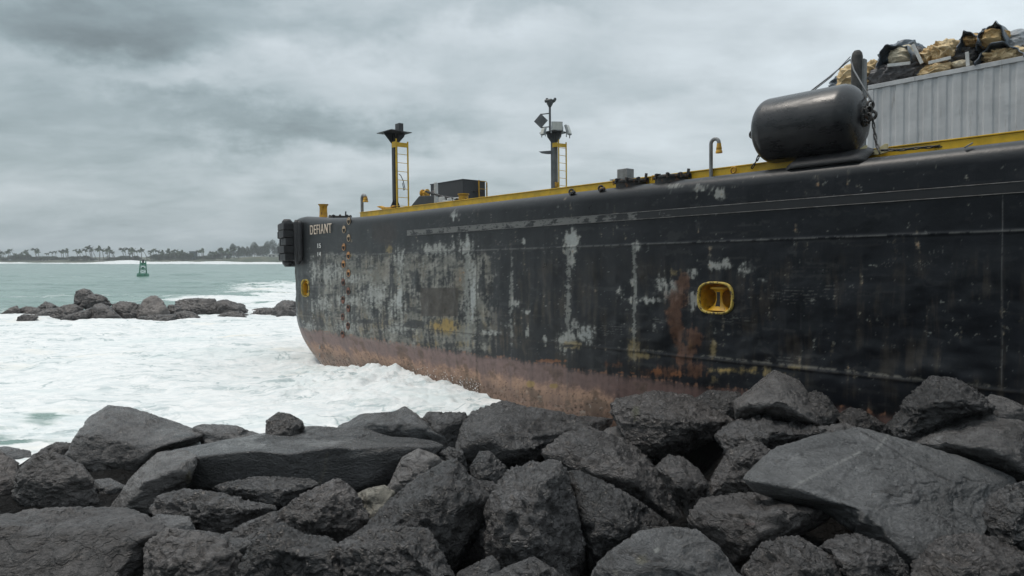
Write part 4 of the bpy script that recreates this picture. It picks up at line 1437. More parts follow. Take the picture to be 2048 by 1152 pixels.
def fittings():
    deck = W_TOP
    # gooseneck vents
    def vent(px, py_t, py_b, v, r, px_n, py_n0, py_n1):
        u0, wb = hv(px, py_b, v)
        wt = hv(px, py_t, v)[1]
        u1 = hv(px_n, py_n0, v)[0]
        bend = (u1 - u0) / 2
        pts = [Vector((u0, v, deck - 0.05)), Vector((u0, v, wt - r - bend))]
        for k in range(1, 9):
            a = PI - PI * k / 8
            pts.append(Vector((u0 + bend + bend * math.cos(a), v, wt - r - bend + bend * math.sin(a))))
        wn0, wn1 = hv(px_n, py_n0, v)[1], hv(px_n, py_n1, v)[1]
        pts.append(Vector((u1, v, wn0)))
        o = MB().tube(pts, r, 14).build('vent_pipe', M['grey_steel'], barge, auto=50)
        h = wn0 - wn1
        MB().lathe([(r * 1.15, 0.02), (r * 1.2, -h * 0.15), (r * 1.45, -h * 0.35), (r * 1.5, -h * 0.55), (r * 1.35, -h * 0.6), (r * 1.75, -h * 0.8), (r * 1.8, -h), (r * 0.9, -h)], (u1, v, wn0), (0, 0, 1), 18).build('vent_cap', M['yellow_rusty'], o, auto=40)
    vent(1422, 275.5, 347, 0.5, 0.036, 1438, 289, 306)
    vent(724.5, 387.5, 428, 0.6, 0.052, 731, 394, 404)
    # hatches with rim dogs
    def hatch(px0, px1, py_t, py_b, v, seed):
        rnd = random.Random(seed)
        u0, u1 = hv(px0, py_b, v)[0], hv(px1, py_b, v)[0]
        c = Vector(((u0 + u1) / 2, v, deck))
        rad = min(abs(u1 - u0) / 2, 0.36)
        h = max(0.09, 0.72 * (hv((px0 + px1) / 2, py_t, v)[1] - deck))
        o = MB().lathe([(rad * 0.94, -0.05), (rad * 0.94, h * 0.55), (rad * 1.04, h * 0.58), (rad * 1.04, h * 0.8), (rad * 0.98, h * 0.82), (rad * 0.95, h * 0.98), (rad * 0.2, h * 1.08)], c, (0, 0, 1), 28).build('hatch', M['rusty_black'], barge, auto=40)
        for k in range(9):
            a = 2 * PI * k / 9 + 0.2
            d = Vector((math.cos(a), math.sin(a), 0))
            mb = MB()
            mb.bar(c + d * rad * 0.8 + Vector((0, 0, h * 1.02)), c + d * rad * 1.12 + Vector((0, 0, h * 1.0)), 0.05, 0.04)
            mb.lathe([(0.035, h * 0.95), (0.04, h * 1.08), (0.028, h * 1.16), (0.012, h * 1.2)], c + d * rad * 1.02, (0, 0, 1), 8)
            mb.bar(c + d * rad * 1.1 + Vector((0, 0, h * 1.0)), c + d * rad * 1.1 + Vector((0, 0, h * 0.4)), 0.03, 0.03)
            mb.build('hatch_dog', M['yellow_rusty'] if (k % 3 != 0 and math.cos(a) < 0.3) else M['rusty_black'], o)
        MB().bar(c + Vector((rad * 1.0, 0.02, h * 0.8)), c + Vector((rad * 1.06, 0.02, h * 1.75)), 0.03, 0.05).build('hatch_lever', M['rusty_black'], o)
    hatch(1237, 1290, 355, 367, 0.46, 1)
    hatch(1314, 1375, 346, 360, 0.46, 2)
    hatch(659, 703, 428, 433, 0.75, 3)
    # grey box behind the middle hatch
    u, ww = hv(1251, 347, 1.6)
    o = MB().box((u, 1.6, ww - 0.06), (0.30, 0.26, 0.32)).build('vent_box', M['grey_steel'], barge, bevel=0.01)
    MB().box((u - 0.05, 1.6, ww - 0.13), (0.62, 0.3, 0.02)).build('flange', M['grey_steel'], o)
    # pad eyes on the gunwale
    for px, py in ((1144, 383), (1203, 376)):
        u, ww = hv(px, py, 0.12)
        c = Vector((u, 0.10, ww))
        ring = [c + Vector((0.036 * math.cos(a), 0.03 * math.cos(a), -0.01 + 0.055 * math.sin(a))) for a in [2 * PI * k / 14 for k in range(14)]]
        mb = MB()
        mb.tube(ring, 0.024, 8, closed=True)
        mb.bar(c + Vector((-0.02, -0.02, -0.05)), c + Vector((0.12, -0.02, -0.02)), 0.06, 0.06)
        mb.build('pad_eye', M['rusty_black'], barge, True)
    u, ww = hv(1467, 339, 0.5)
    MB().tube([Vector((u + 0.05 * math.cos(a), 0.5, ww - 0.01 + 0.055 * math.sin(a))) for a in [2 * PI * k / 14 for k in range(14)]], 0.016, 8, closed=True).build('pad_eye', M['yellow_rusty'], barge, True)
    u, ww = hv(1893, 291, 0.6)
    MB().tube([Vector((u + 0.045 * math.cos(a), 0.6, ww + 0.045 * math.sin(a))) for a in [2 * PI * k / 14 for k in range(14)]], 0.015, 8, closed=True).build('pad_eye', M['rusty_black'], barge, True)
    u, ww = hv(1937, 291, 0.1)
    MB().bar(Vector((u - 0.04, 0.06, ww - 0.03)), Vector((u + 0.05, 0.10, ww + 0.03)), 0.05, 0.02).build('edge_clip', M['grey_steel'], barge, bevel=0.004)
    # forward bollard, horned cleat
    u, ww = hv(647, 431, 1.3)
    wt = hv(647, 408.5, 1.3)[1]
    MB().lathe([(0.20, deck + 0.1), (0.17, deck + 0.16), (0.145, wt - 0.22), (0.15, wt - 0.08), (0.20, wt - 0.02), (0.20, wt), (0.02, wt + 0.005)], (u, 1.3, 0), (0, 0, 1), 20).build('bollard', M['yellow_rusty'], barge, auto=45)
    MB().box((u + 0.1, 1.2, deck + 0.1), (0.8, 0.45, 0.12)).build('bollard_base', M['yellow_rusty'], barge, bevel=0.02)
    v = 0.8
    a = [hv(x, y, v) for x, y in ((752, 413), (760, 411.5), (766, 414), (778, 414), (784, 411), (791, 411.5), (782, 416), (780, 421), (784, 426), (762, 426), (765, 420), (760, 416.5))]
    MB().prism([Vector((x, v, z)) for x, z in a], (0, 0.12, 0)).build('horn_cleat', M['yellow_rusty'], barge, bevel=0.015)
    # dark gusset, winch and white post by the control cabin
    v = 3.2
    MB().prism([Vector((hv(x, y, v)[0], v, hv(x, y, v)[1])) for x, y in ((820, 414), (838, 392), (869, 391), (869, 414))], (0, 0.9, 0)).build('winch_cover', M['charcoal'], barge, bevel=0.02)
    c = H(850, 386.5, v + 0.3)
    o = MB().lathe([(0.12, -0.16), (0.15, -0.14), (0.15, -0.09), (0.08, -0.08), (0.08, 0.08), (0.15, 0.09), (0.15, 0.14), (0.05, 0.16)], c, (1, 0.2, 0), 18).build('winch_drum', M['yellow_rusty'], barge, auto=40)
    MB().box(c + Vector((0, 0, -0.1)), (0.36, 0.2, 0.12)).build('winch_base', M['yellow_rusty'], o, bevel=0.015)
    MB().lathe([(0.09, 0), (0.11, 0.05), (0.05, 0.22), (0.03, 0.3)], c + Vector((0.34, 0.1, -0.03)), (1, 0, 0), 12).build('winch_motor', M['rusty_black'], o, auto=40)
    c = H(872, 385, 3.1)
    wt = hv(872, 365, 3.1)[1]
    MB().box((c.x, 3.1, (deck + wt) / 2), (0.14, 0.1, wt - deck)).build('white_post', M['white_paint'], barge, bevel=0.02)
    for px, py, wpx, hpx in ((884, 398, 9, 9), (902, 399, 10, 8), (918, 397, 16, 7), (893, 402, 12, 6)):
        c = H(px, py + 4, 2.6)
        MB().box(c, (wpx * 0.027, 0.12, hpx * 0.03), Rz(0.1)).build('white_bracket', M['white_paint'], barge, bevel=0.01)
    c = H(927, 393, 2.5)
    MB().lathe([(0.16, -0.1), (0.16, 0.03), (0.19, 0.05), (0.19, 0.09), (0.03, 0.1)], c, (0, 0, 1), 16).build('deck_fairlead', M['yellow_rusty'], barge, auto=40)
    # post with rounded head behind the big fender
    v = 2.0
    u, _ = hv(1713.5, 200, v)
    wt = hv(1713.5, 101, v)[1]
    sw = 0.135
    o = MB().lathe([(0.10, deck - 0.2), (0.10, wt - 0.12), (0.085, wt - 0.05), (0.05, wt - 0.005), (0.01, wt)], (u, v, 0), (0, 0, 1), 10).build('mooring_post', M['wood'], barge, auto=50)
    MB().box((u + 0.1, v + 0.05, (deck + wt - 0.2) / 2 + 0.1), (0.07, 0.14, wt - deck - 0.35)).build('backing_plate', M['grey_steel'], o, bevel=0.008)
    # cradle plates and black mat under the fender
    v = 0.42
    for poly in (((1691, 317), (1731, 312), (1733, 290), (1729, 291)), ((1734, 310), (1757, 309), (1774, 304), (1775, 287), (1770, 287))):
        MB().prism([Vector((hv(x, y, v)[0], v, hv(x, y, v)[1])) for x, y in poly], (0, 0.05, 0)).build('cradle_plate', M['cradle'], barge, bevel=0.004)
    ua, ub = hv(1575, 325, 0.2)[0], hv(1738, 312, 0.2)[0]
    mb = MB()
    pr = [(0.035, -0.05), (0.055, 0.02), (0.12, 0.08), (0.3, 0.17), (0.5, 0.24)]
    vs, fs = [], []
    for k, uu in enumerate(np.linspace(ua, ub, 12)):
        e = 0.07 * (1 if k in (0, 11) else 0)
        for vv, zz_ in pr:
            vs.append((uu, vv + e, deck - GR * 0.35 + 0.09 + zz_ * 0.9 - (0.05 if k in (0, 11) else 0)))
    for i in range(11):
        for q in range(4):
            fs.append((i * 5 + q, i * 5 + q + 1, (i + 1) * 5 + q + 1, (i + 1) * 5 + q))
    mb._add(vs, fs)
    o = mb.build('fender_mat', M['rubber'], barge, True)
    sol = o.modifiers.new('thick', 'SOLIDIFY')
    sol.thickness = 0.03


M['cradle'] = plain('pale_yellow_cradle_paint', (0.58, 0.5, 0.28), 0.5, var=0.12, scale=5.0, rust=(0.2, 0.13, 0.08), rust_amt=0.66)
fittings()


def control_cabin():
    c = loc_b(926, 380, 26.5)
    u, v = c.x, c.y
    wt = hv(926, 359, v)[1]
    wb = W_TOP
    L, Dp = 2.15, 1.12
    r = on_barge('control_cabin', 'dark grey box cabin behind the yellow coaming beside the winch chain', 'cabin', u - L / 2, v + Dp / 2, wb)
    h = wt - wb
    MB().box((0, 0, h / 2), (L, Dp, h)).build('shell', M['cabin'], r, bevel=0.015)
    MB().box((0, 0, h + 0.01), (L + 0.04, Dp + 0.04, 0.03)).build('roof', M['cabin'], r, bevel=0.006)
    lb = MB()
    ladder(lb, (L / 2 + 0.12, Dp / 2 - 0.22), 0, 1, 0.0, h + 0.02, 0.2)
    lb.build('ladder', M['yellow_rusty'], r)
    for z in (0.35, 0.55, 0.75):
        MB().tube([(L / 2 + 0.05, -0.1, h * z), (L / 2 + 0.05, 0.35, h * z)], 0.02, 6).build('hand_rail', M['rusty_black'], r, True)


M['cabin'] = plain('dark_cabin_paint', (0.038, 0.038, 0.041), 0.5, var=0.15, scale=3.0)
control_cabin()


def deck_chain():
    pts = [H(852, 383, 2.9), H(868, 388, 2.8), H(884, 393, 2.7), H(902, 396.5, 2.6), H(920, 399, 2.5), H(938, 401, 2.4)]
    o = chain_mb(pts, 0.16, 0.022, 0.10).build('deck_chain', M['chain'], None, True, org=pts[-1])
    o.matrix_world = B_MAT @ Matrix.Translation(pts[-1])
    tag(o, 'dark chain draped from the yellow winch past the white post', 'chain')


deck_chain()


def yokohama():
    """the big pneumatic fender lying on the deck edge"""
    v = 0.50
    uL = hv(1519, 250, v)[0]
    uR = hv(1728, 240, v)[0]
    uc = (uL + uR) / 2
    wt, wb = hv(1632, 181, v)[1], hv(1632, 318, v)[1]
    rad = (wt - wb) / 2 * 0.985
    wc = (wt + wb) / 2 + 0.01
    r = on_barge('pneumatic_fender', 'large black cylindrical rubber fender lying chained on the deck edge', 'fender', uc, v, wc)
    hl = (uR - uL) / 2
    prof = []
    cap = rad * 0.5
    for k in range(13):
        a = k / 12 * PI / 2
        prof.append((0.13 + (rad - 0.13) * math.sin(a) ** 0.85, -hl + cap * (1 - math.cos(a))))
    prof2 = [(r_, -h) for r_, h in prof[::-1]]
    MB().lathe(prof + prof2, (0, 0, 0), (1, 0, 0), 64).build('rubber_body', M['fender_rubber'], r, auto=60)
    for sgn in (1, -1):
        e = MB().lathe([(0.155, 0.0), (0.165, 0.03), (0.165, 0.06), (0.10, 0.07), (0.10, 0.12), (0.06, 0.13)], (sgn * (hl - 0.03), 0, 0), (sgn, 0, 0), 20).build('end_flange', M['rusty_black'], r, auto=40)
        for k in range(8):
            a = 2 * PI * k / 8
            MB().lathe([(0.018, 0.05), (0.018, 0.085), (0.008, 0.09)], (sgn * (hl - 0.03), 0.135 * math.cos(a), 0.135 * math.sin(a)), (sgn, 0, 0), 8).build('bolt', M['chain'], e, auto=40)
        ring = [(sgn * (hl + 0.12 + 0.065 * math.cos(a)), 0.0, 0.065 * math.sin(a)) for a in [2 * PI * k / 16 for k in range(16)]]
        MB().tube(ring, 0.024, 8, closed=True).build('tow_ring', M['chain'], e, True)
        if sgn == 1:
            for k, (dy, dz, ax) in enumerate(((-0.06, 0.07, 0), (0.03, 0.12, 1), (-0.08, -0.04, 1), (0.0, 0.17, 0))):
                ring = []
                for q in range(14):
                    a = 2 * PI * q / 14
                    p = Vector((0.05 * math.cos(a), 0.0, 0.065 * math.sin(a)))
                    p = Matrix.Rotation(0.7 + k * 1.1, 3, 'Z') @ p
                    ring.append(Vector((hl + 0.10, dy, dz)) + p)
                MB().tube(ring, 0.018, 8, closed=True).build('shackle', M['chain'], e, True)
    return uc, v, wc, hl, rad


def fender_rubber():
    m, t, b = mat('fender_rubber')
    co = t.n('ShaderNodeTexCoord').outputs['Object']
    n1 = t.noise(t.mapping(co, (0.8, 2, 2)), 2.5, 6, 0.6)
    n2 = t.noise(co, 45, 4, 0.7)
    c = t.mix(t.ramp(n1, 0.3, 0.75), (0.012, 0.012, 0.014), (0.028, 0.028, 0.030))
    c = t.mix(t.ramp(n2, 0.60, 0.74, 0, 0.5), c, (0.16, 0.155, 0.15))
    n4 = t.noise(t.mapping(co, (0.5, 3, 3)), 3.5, 8, 0.7, 0.5)
    c = t.mix(t.ramp(n4, 0.55, 0.72, 0, 0.45), c, (0.06, 0.058, 0.056))
    t.put(b.inputs['Base Color'], c)
    t.put(b.inputs['Roughness'], t.math('ADD', t.ramp(n1, 0.3, 0.7, 0.22, 0.36), t.ramp(n4, 0.5, 0.7, 0, 0.2)))
    t.put(b.inputs['Normal'], t.bump(t.noise(co, 14, 6, 0.65), 0.5, 0.006))
    return m


M['fender_rubber'] = fender_rubber()
FUC, FV, FWC, FHL, FRAD = yokohama()


def rigging():
    def chain(label, pts, group=None, pitch=0.085):
        o = chain_mb(pts, pitch, 0.0115, 0.055).build('chain', M['chain'], None, True, org=pts[0])
        o.matrix_world = B_MAT @ Matrix.Translation(pts[0])
        tag(o, label, 'chain', group)
    e = Vector((FUC + FHL + 0.14, FV - 0.03, FWC))
    chain('dark chain hanging down from the flanged end of the big black fender', [e + Vector((0, 0, -0.04)), H(1752, 285, 0.40), H(1759, 306, 0.30)])
    chain('dark chain lying along the deck edge right of the big black fender', [H(1764, 303, 0.34) + Vector((0, 0, 0.02)), H(1800, 300, 0.34), H(1835, 296, 0.42), H(1862, 294, 0.5), H(1890, 291, 0.58)])
    a = Vector((FUC - FHL - 0.02, FV - 0.10, FWC - 0.25))
    chain('dark chain running down from the far end of the big black fender', [H(1525, 293, 0.42), H(1515, 318, 0.45), H(1504, 336, 0.5)])

    def cable(name, label, pts, r=0.011, cat='cable'):
        o = MB().tube(pts, r, 8).build(name, M['cable'], None, True, org=pts[0])
        o.matrix_world = B_MAT @ Matrix.Translation(pts[0])
        tag(o, label, cat)
    pt = Vector((hv(1705, 121, 2.0)[0], 1.9, hv(1705, 121, 2.0)[1]))
    go = lambda a, b_, s: a + (b_ - a) * s
    cable('wire_rope', 'twin grey wire rope slanting from the post top over the fender', [pt, go(pt, H(1617, 185, 1.15), 0.5) + Vector((0, 0, -0.015)), go(pt, H(1617, 185, 1.15), 1.35)], 0.013)
    cable('wire_rope', 'lower grey wire rope slanting from the post beside its twin', [pt + Vector((0, 0, 0.05)), go(pt, H(1622, 184, 1.15), 0.5) + Vector((0, 0, -0.03)), go(pt, H(1622, 184, 1.15), 1.3)], 0.009)
    cable('wire_rope', 'straight grey wire rope from the post down to the fender shackles', [pt + Vector((0.02, -0.02, -0.03)), H(1708, 141, 1.7), e + Vector((0, 0, 0.20))], 0.014)
    cable('tie_rope', 'slack pale rope at top right leading off the cargo bundles', [H(2015, 73, 6.2), H(2050, 79, 6.2), H(2100, 88, 6.2)], 0.025, 'rope')
    cable('tie_rope', 'lower dark rope at right edge running down from the cargo bundles', [H(2022, 78, 6.2), H(2045, 90, 6.1), H(2100, 112, 6.0)], 0.02, 'rope')


rigging()


def container():
    v = 5.6
    uL = hv(1735, 200, v)[0]
    wt = hv(1735, 171, v)[1]
    L, h = 9.0, wt - W_TOP
    r = on_barge('cargo_container', 'grey corrugated steel container carrying the heap of cargo bundles', 'container', uL, v, W_TOP)
    m, t, b = mat('container_paint')
    co = t.n('ShaderNodeTexCoord').outputs['Object']
    n1 = t.noise(t.mapping(co, (2.5, 2.5, 0.35)), 2.0, 7, 0.62)
    n2 = t.noise(co, 16, 5, 0.7)
    c = t.mix(t.ramp(n1, 0.3, 0.7), (0.47, 0.475, 0.48), (0.57, 0.575, 0.58))
    c = t.mix(t.ramp(n2, 0.66, 0.74, 0, 0.6), c, (0.36, 0.36, 0.36))
    n3 = t.noise(t.mapping(co, (6, 6, 0.5)), 1.4, 6, 0.6)
    c = t.mix(t.ramp(n3, 0.62, 0.72, 0, 0.5), c, (0.11, 0.10, 0.09))
    t.put(b.inputs['Base Color'], c)
    b.inputs['Roughness'].default_value = 0.5
    dn = t.noise(co, 1.1, 4, 0.5)
    t.put(b.inputs['Normal'], t.bump(dn, 0.6, 0.08))
    n5 = t.noise(t.mapping(co, (3, 3, 0.25)), 3.0, 7, 0.65)
    c = t.mix(t.ramp(n5, 0.60, 0.70, 0, 0.45), c, (0.17, 0.13, 0.10))
    t.put(b.inputs['Base Color'], c)
    xs, prof = [], []
    x = 0.12
    while x < L - 0.12:
        for dx, dy in ((0, 0), (0.07, 0), (0.105, 0.02), (0.175, 0.02), (0.21, 0)):
            prof.append((x + dx, dy))
        x += 0.28
    vs, fs = [], []
    for z in (0.15, h - 0.1):
        vs += [(a, d + 0.02, z) for a, d in prof]
    n = len(prof)
    for i in range(n - 1):
        fs.append((i, i + 1, n + i + 1, n + i))
    mb = MB()
    mb._add(vs, fs)
    mb.build('corrugated_side', m, r)
    fr = MB()
    fr.box((L / 2, 0.06, h - 0.05), (L, 0.12, 0.10))
    fr.box((L / 2, 0.07, 0.08), (L, 0.12, 0.15))
    fr.build('frame_rail', m, r, bevel=0.006)
    MB().box((0.06, 0.075, h / 2), (0.13, 0.14, h - 0.22)).build('corner_post', m, r, bevel=0.01)
    MB().box((L / 2, 1.33, h / 2), (L - 0.02, 2.36, h - 0.03)).build('container_body', m, r)


container()


def cloth_mat(name, c1, c2, rough=0.85):
    m, t, b = mat(name)
    co = t.n('ShaderNodeTexCoord').outputs['Object']
    n1 = t.noise(co, 1.6, 6, 0.6, 0.5)
    n2 = t.noise(co, 7, 6, 0.65, 0.8)
    c = t.mix(t.ramp(n1, 0.35, 0.65), c1, c2)
    c = t.mix(t.ramp(n2, 0.5, 0.72, 0, 0.5), c, tuple(x * 0.55 for x in c1))
    t.put(b.inputs['Base Color'], c)
    b.inputs['Roughness'].default_value = rough
    t.put(b.inputs['Normal'], t.bump(n2, 0.5, 0.05))
    return m


M['tan_cloth'] = cloth_mat('tan_canvas', (0.50, 0.35, 0.17), (0.68, 0.53, 0.32))
M['orange_cloth'] = cloth_mat('orange_tan_canvas', (0.50, 0.28, 0.09), (0.58, 0.41, 0.20))
M['cream_cloth'] = cloth_mat('cream_canvas', (0.55, 0.47, 0.32), (0.64, 0.56, 0.42))
M['blue_tarp'] = cloth_mat('dark_blue_tarpaulin', (0.055, 0.075, 0.10), (0.15, 0.18, 0.215), 0.35)
M['dark_tarp'] = cloth_mat('charcoal_tarpaulin', (0.065, 0.062, 0.067), (0.13, 0.125, 0.128), 0.45)
M['pale_sheet'] = cloth_mat('pale_grey_sheet', (0.25, 0.27, 0.29), (0.36, 0.38, 0.40), 0.45)


def crumple(c, ext, seed, folds=0.16, freq=2.2, sub=6, flat=True, sharp=1.0):
    bm = bmesh.new()
    bmesh.ops.create_icosphere(bm, subdivisions=sub, radius=1)
    V = np.array([v.co[:] for v in bm.verts])
    F = np.array([[v.index for v in f.verts] for f in bm.faces])
    bm.free()
    D = V.copy()
    e = np.array(ext)
    boxy = (np.abs(D) ** 2.5).sum(1) ** (-1 / 2.5)
    P = D * boxy[:, None]
    q = P * e * freq * 1.15 + seed * 7.7
    q[:, 2] *= 1.5
    wp = fbm(q * 0.5 + 3, 2)
    g = np.random.default_rng(seed)
    rg = np.zeros(len(P))
    for k, am in enumerate((0.55, 0.4, 0.25)):
        ax = g.normal(size=3)
        ax /= np.linalg.norm(ax)
        ph = (q @ ax) * (0.55 + 0.5 * k) + 1.3 * wp + 0.5 * pnoise(q * 0.9 + 11 * k)
        rg += am * (1 - np.abs(np.sin(PI * ph)) * 1.6)
    r = 1 - 0.12 + 0.10 * pnoise(q * 0.35) + folds * 0.85 * (rg - 0.1) + 0.30 * pnoise(q * 0.22 + 5) + 0.035 * ridged(q * 2.2, 2)
    P = P * r[:, None] * e
    if flat:
        P[:, 2] = np.maximum(P[:, 2], -e[2] * 0.96)
    return P + np.array(c), F


def bundles():
    V0 = 5.75
    base = {}

    def span(b, v):
        x0, y0, x1, y1 = b
        xm, ym = (x0 + x1) / 2, (y0 + y1) / 2
        ua, ub = hv(x0, ym, v)[0], hv(x1, ym, v)[0]
        wa, wb = hv(xm, y0, v)[1], hv(xm, y1, v)[1]
        return (ua + ub) / 2, (wa + wb) / 2, abs(ub - ua) / 2, abs(wa - wb) / 2

    def bundle(label, parts, battens=(), hoods=()):
        """parts: (name, material, pixel box, depth v, half thickness, fold, freq)"""
        u0, w0, hu, hw = span(parts[0][2], V0)
        r = on_barge('cargo_bundle', label, 'cargo bundle', u0, V0 + 0.6, w0 - hw, 'cargo bundles heaped on the container')
        O = Vector((u0, V0 + 0.6, w0 - hw))
        for k, (nm, mt, bx, dv, th, fo, fq) in enumerate(parts):
            u, ww, a, c = span(bx, V0 + dv)
            P, F = crumple(Vector((u, V0 + dv + th, ww)) - O, (a * 1.34, th * 1.2, c * 1.27), hash_(label) + k, fo, fq)
            mesh_np(nm, P, F, M[mt], r)
        for (x0, y0, x1, y1, dv) in hoods:
            # stiff tarpaulin hood arched over the cloth, open towards the water
            u, ww, a, c = span((x0, y0, x1, y1), V0 + dv)
            n1, n2 = 40, 14
            vs = []
            sd_ = hash_(label)
            for i in range(n2):
                f = i / (n2 - 1)
                for k in range(n1):
                    th = PI * (-0.08 + 1.10 * k / (n1 - 1))
                    sc = 1.0 + 0.10 * f + 0.10 * math.sin(3 * th + sd_) * (1 - f) + 0.04 * math.sin(11 * th + 5 * f)
                    vs.append((u - a * sc * math.cos(th), V0 + dv + 0.75 * f + 0.12 * math.sin(4 * th + sd_) * (1 - f), ww - c + 2 * c * sc * max(math.sin(th), -0.1) ** 1 if math.sin(th) > 0 else ww - c))
            vs = np.array(vs) - np.array(O)
            ii = np.arange((n2 - 1) * n1).reshape(n2 - 1, n1)[:, :-1].ravel()
            o = mesh_np('hood', vs, np.stack([ii, ii + 1, ii + n1 + 1, ii + n1], 1), M['blue_tarp'], r)
            so = o.modifiers.new('thick', 'SOLIDIFY')
            so.thickness = 0.02
        for (x0, y0, x1, y1, dv) in battens:
            A = Vector((*[hv(x0, y0, V0 + dv)[0]], V0 + dv, hv(x0, y0, V0 + dv)[1])) - O
            B = Vector((*[hv(x1, y1, V0 + dv)[0]], V0 + dv, hv(x1, y1, V0 + dv)[1])) - O
            MB().bar(A, B, 0.03, 0.07).build('batten', M['white_paint'], r, bevel=0.006)

    def hash_(s):
        return sum(ord(ch) * (i + 1) for i, ch in enumerate(s)) % 97

    bundle('grey-blue tarpaulin bundle with tan cloth, lowest at the left behind the post', [('tarp', 'blue_tarp', (1655, 146, 1700, 186), 0.2, 0.4, 0.2, 3.0), ('cloth', 'tan_cloth', (1676, 132, 1728, 184), 0.05, 0.4, 0.2, 3.0)])
    bundle('wide dark tarpaulin bundle with tan cloth at its left end, above the container corner', [('tarp', 'dark_tarp', (1735, 122, 1846, 168), 0.0, 0.55, 0.12, 2.5), ('cloth', 'tan_cloth', (1724, 122, 1754, 172), 0.05, 0.4, 0.22, 3.2)])
    bundle('blue tarpaulin bag with open mouth of smooth cream cloth above a white batten', [('tarp', 'blue_tarp', (1750, 87, 1818, 130), 0.25, 0.5, 0.16, 2.6), ('cloth', 'cream_cloth', (1773, 90, 1820, 128), -0.05, 0.35, 0.12, 2.0)], [(1775, 131, 1821, 126, -0.1)], [(1752, 86, 1822, 128, -0.15)])
    bundle('loose heap of crumpled tan cloth with leaning plank edge, middle of the pile', [('cloth', 'tan_cloth', (1832, 88, 1868, 122), -0.02, 0.4, 0.24, 3.2), ('tarp', 'dark_tarp', (1815, 90, 1842, 130), 0.2, 0.4, 0.18, 3.0)], [(1825, 89, 1844, 127, -0.08)])
    bundle('crumpled tan and orange cloth bundle on a long white batten, middle of the pile', [('cloth', 'tan_cloth', (1856, 78, 1905, 122), -0.1, 0.45, 0.22, 2.6), ('tarp', 'blue_tarp', (1888, 76, 1914, 104), 0.3, 0.4, 0.16, 3.0)], [(1857, 126, 1902, 115, -0.14)])
    bundle('flat tan cloth bundle squeezed low on the container edge under the white batten', [('cloth', 'tan_cloth', (1838, 127, 1893, 150), -0.12, 0.4, 0.22, 3.2)])
    bundle('dark open tarpaulin bag with pale flap, low between two tan bundles', [('tarp', 'dark_tarp', (1890, 88, 1960, 136), 0.1, 0.55, 0.16, 2.6), ('flap', 'cream_cloth', (1902, 118, 1936, 132), -0.06, 0.25, 0.14, 3.0)], [(1934, 104, 1936, 132, -0.1)])
    bundle('small blue tarpaulin bundle with orange cloth mouth, upper row left of the peak', [('tarp', 'blue_tarp', (1913, 64, 1962, 96), 0.25, 0.45, 0.16, 2.8), ('cloth', 'orange_cloth', (1922, 64, 1954, 88), -0.02, 0.35, 0.2, 3.0)], (), [(1914, 62, 1958, 94, -0.12)])
    bundle('topmost bundle of bright orange crumpled cloth under a blue tarpaulin peak', [('cloth', 'orange_cloth', (1953, 58, 2004, 88), -0.05, 0.45, 0.22, 2.8), ('tarp', 'blue_tarp', (1958, 52, 1990, 66), 0.2, 0.4, 0.16, 3.0)], (), [(1952, 47, 2012, 92, -0.05)])
    bundle('long tan crumpled cloth bundle lying low at the right on the container edge', [('cloth', 'tan_cloth', (1954, 90, 2032, 122), -0.1, 0.45, 0.22, 2.6), ('tarp', 'dark_tarp', (1948, 84, 2046, 124), 0.25, 0.5, 0.14, 2.4)], (), [(1948, 86, 2046, 124, -0.1)])
    bundle('pale grey sheet hanging over the right end of the pile', [('sheet', 'pale_sheet', (1994, 60, 2050, 112), 0.35, 0.4, 0.10, 2.0)])


bundles()

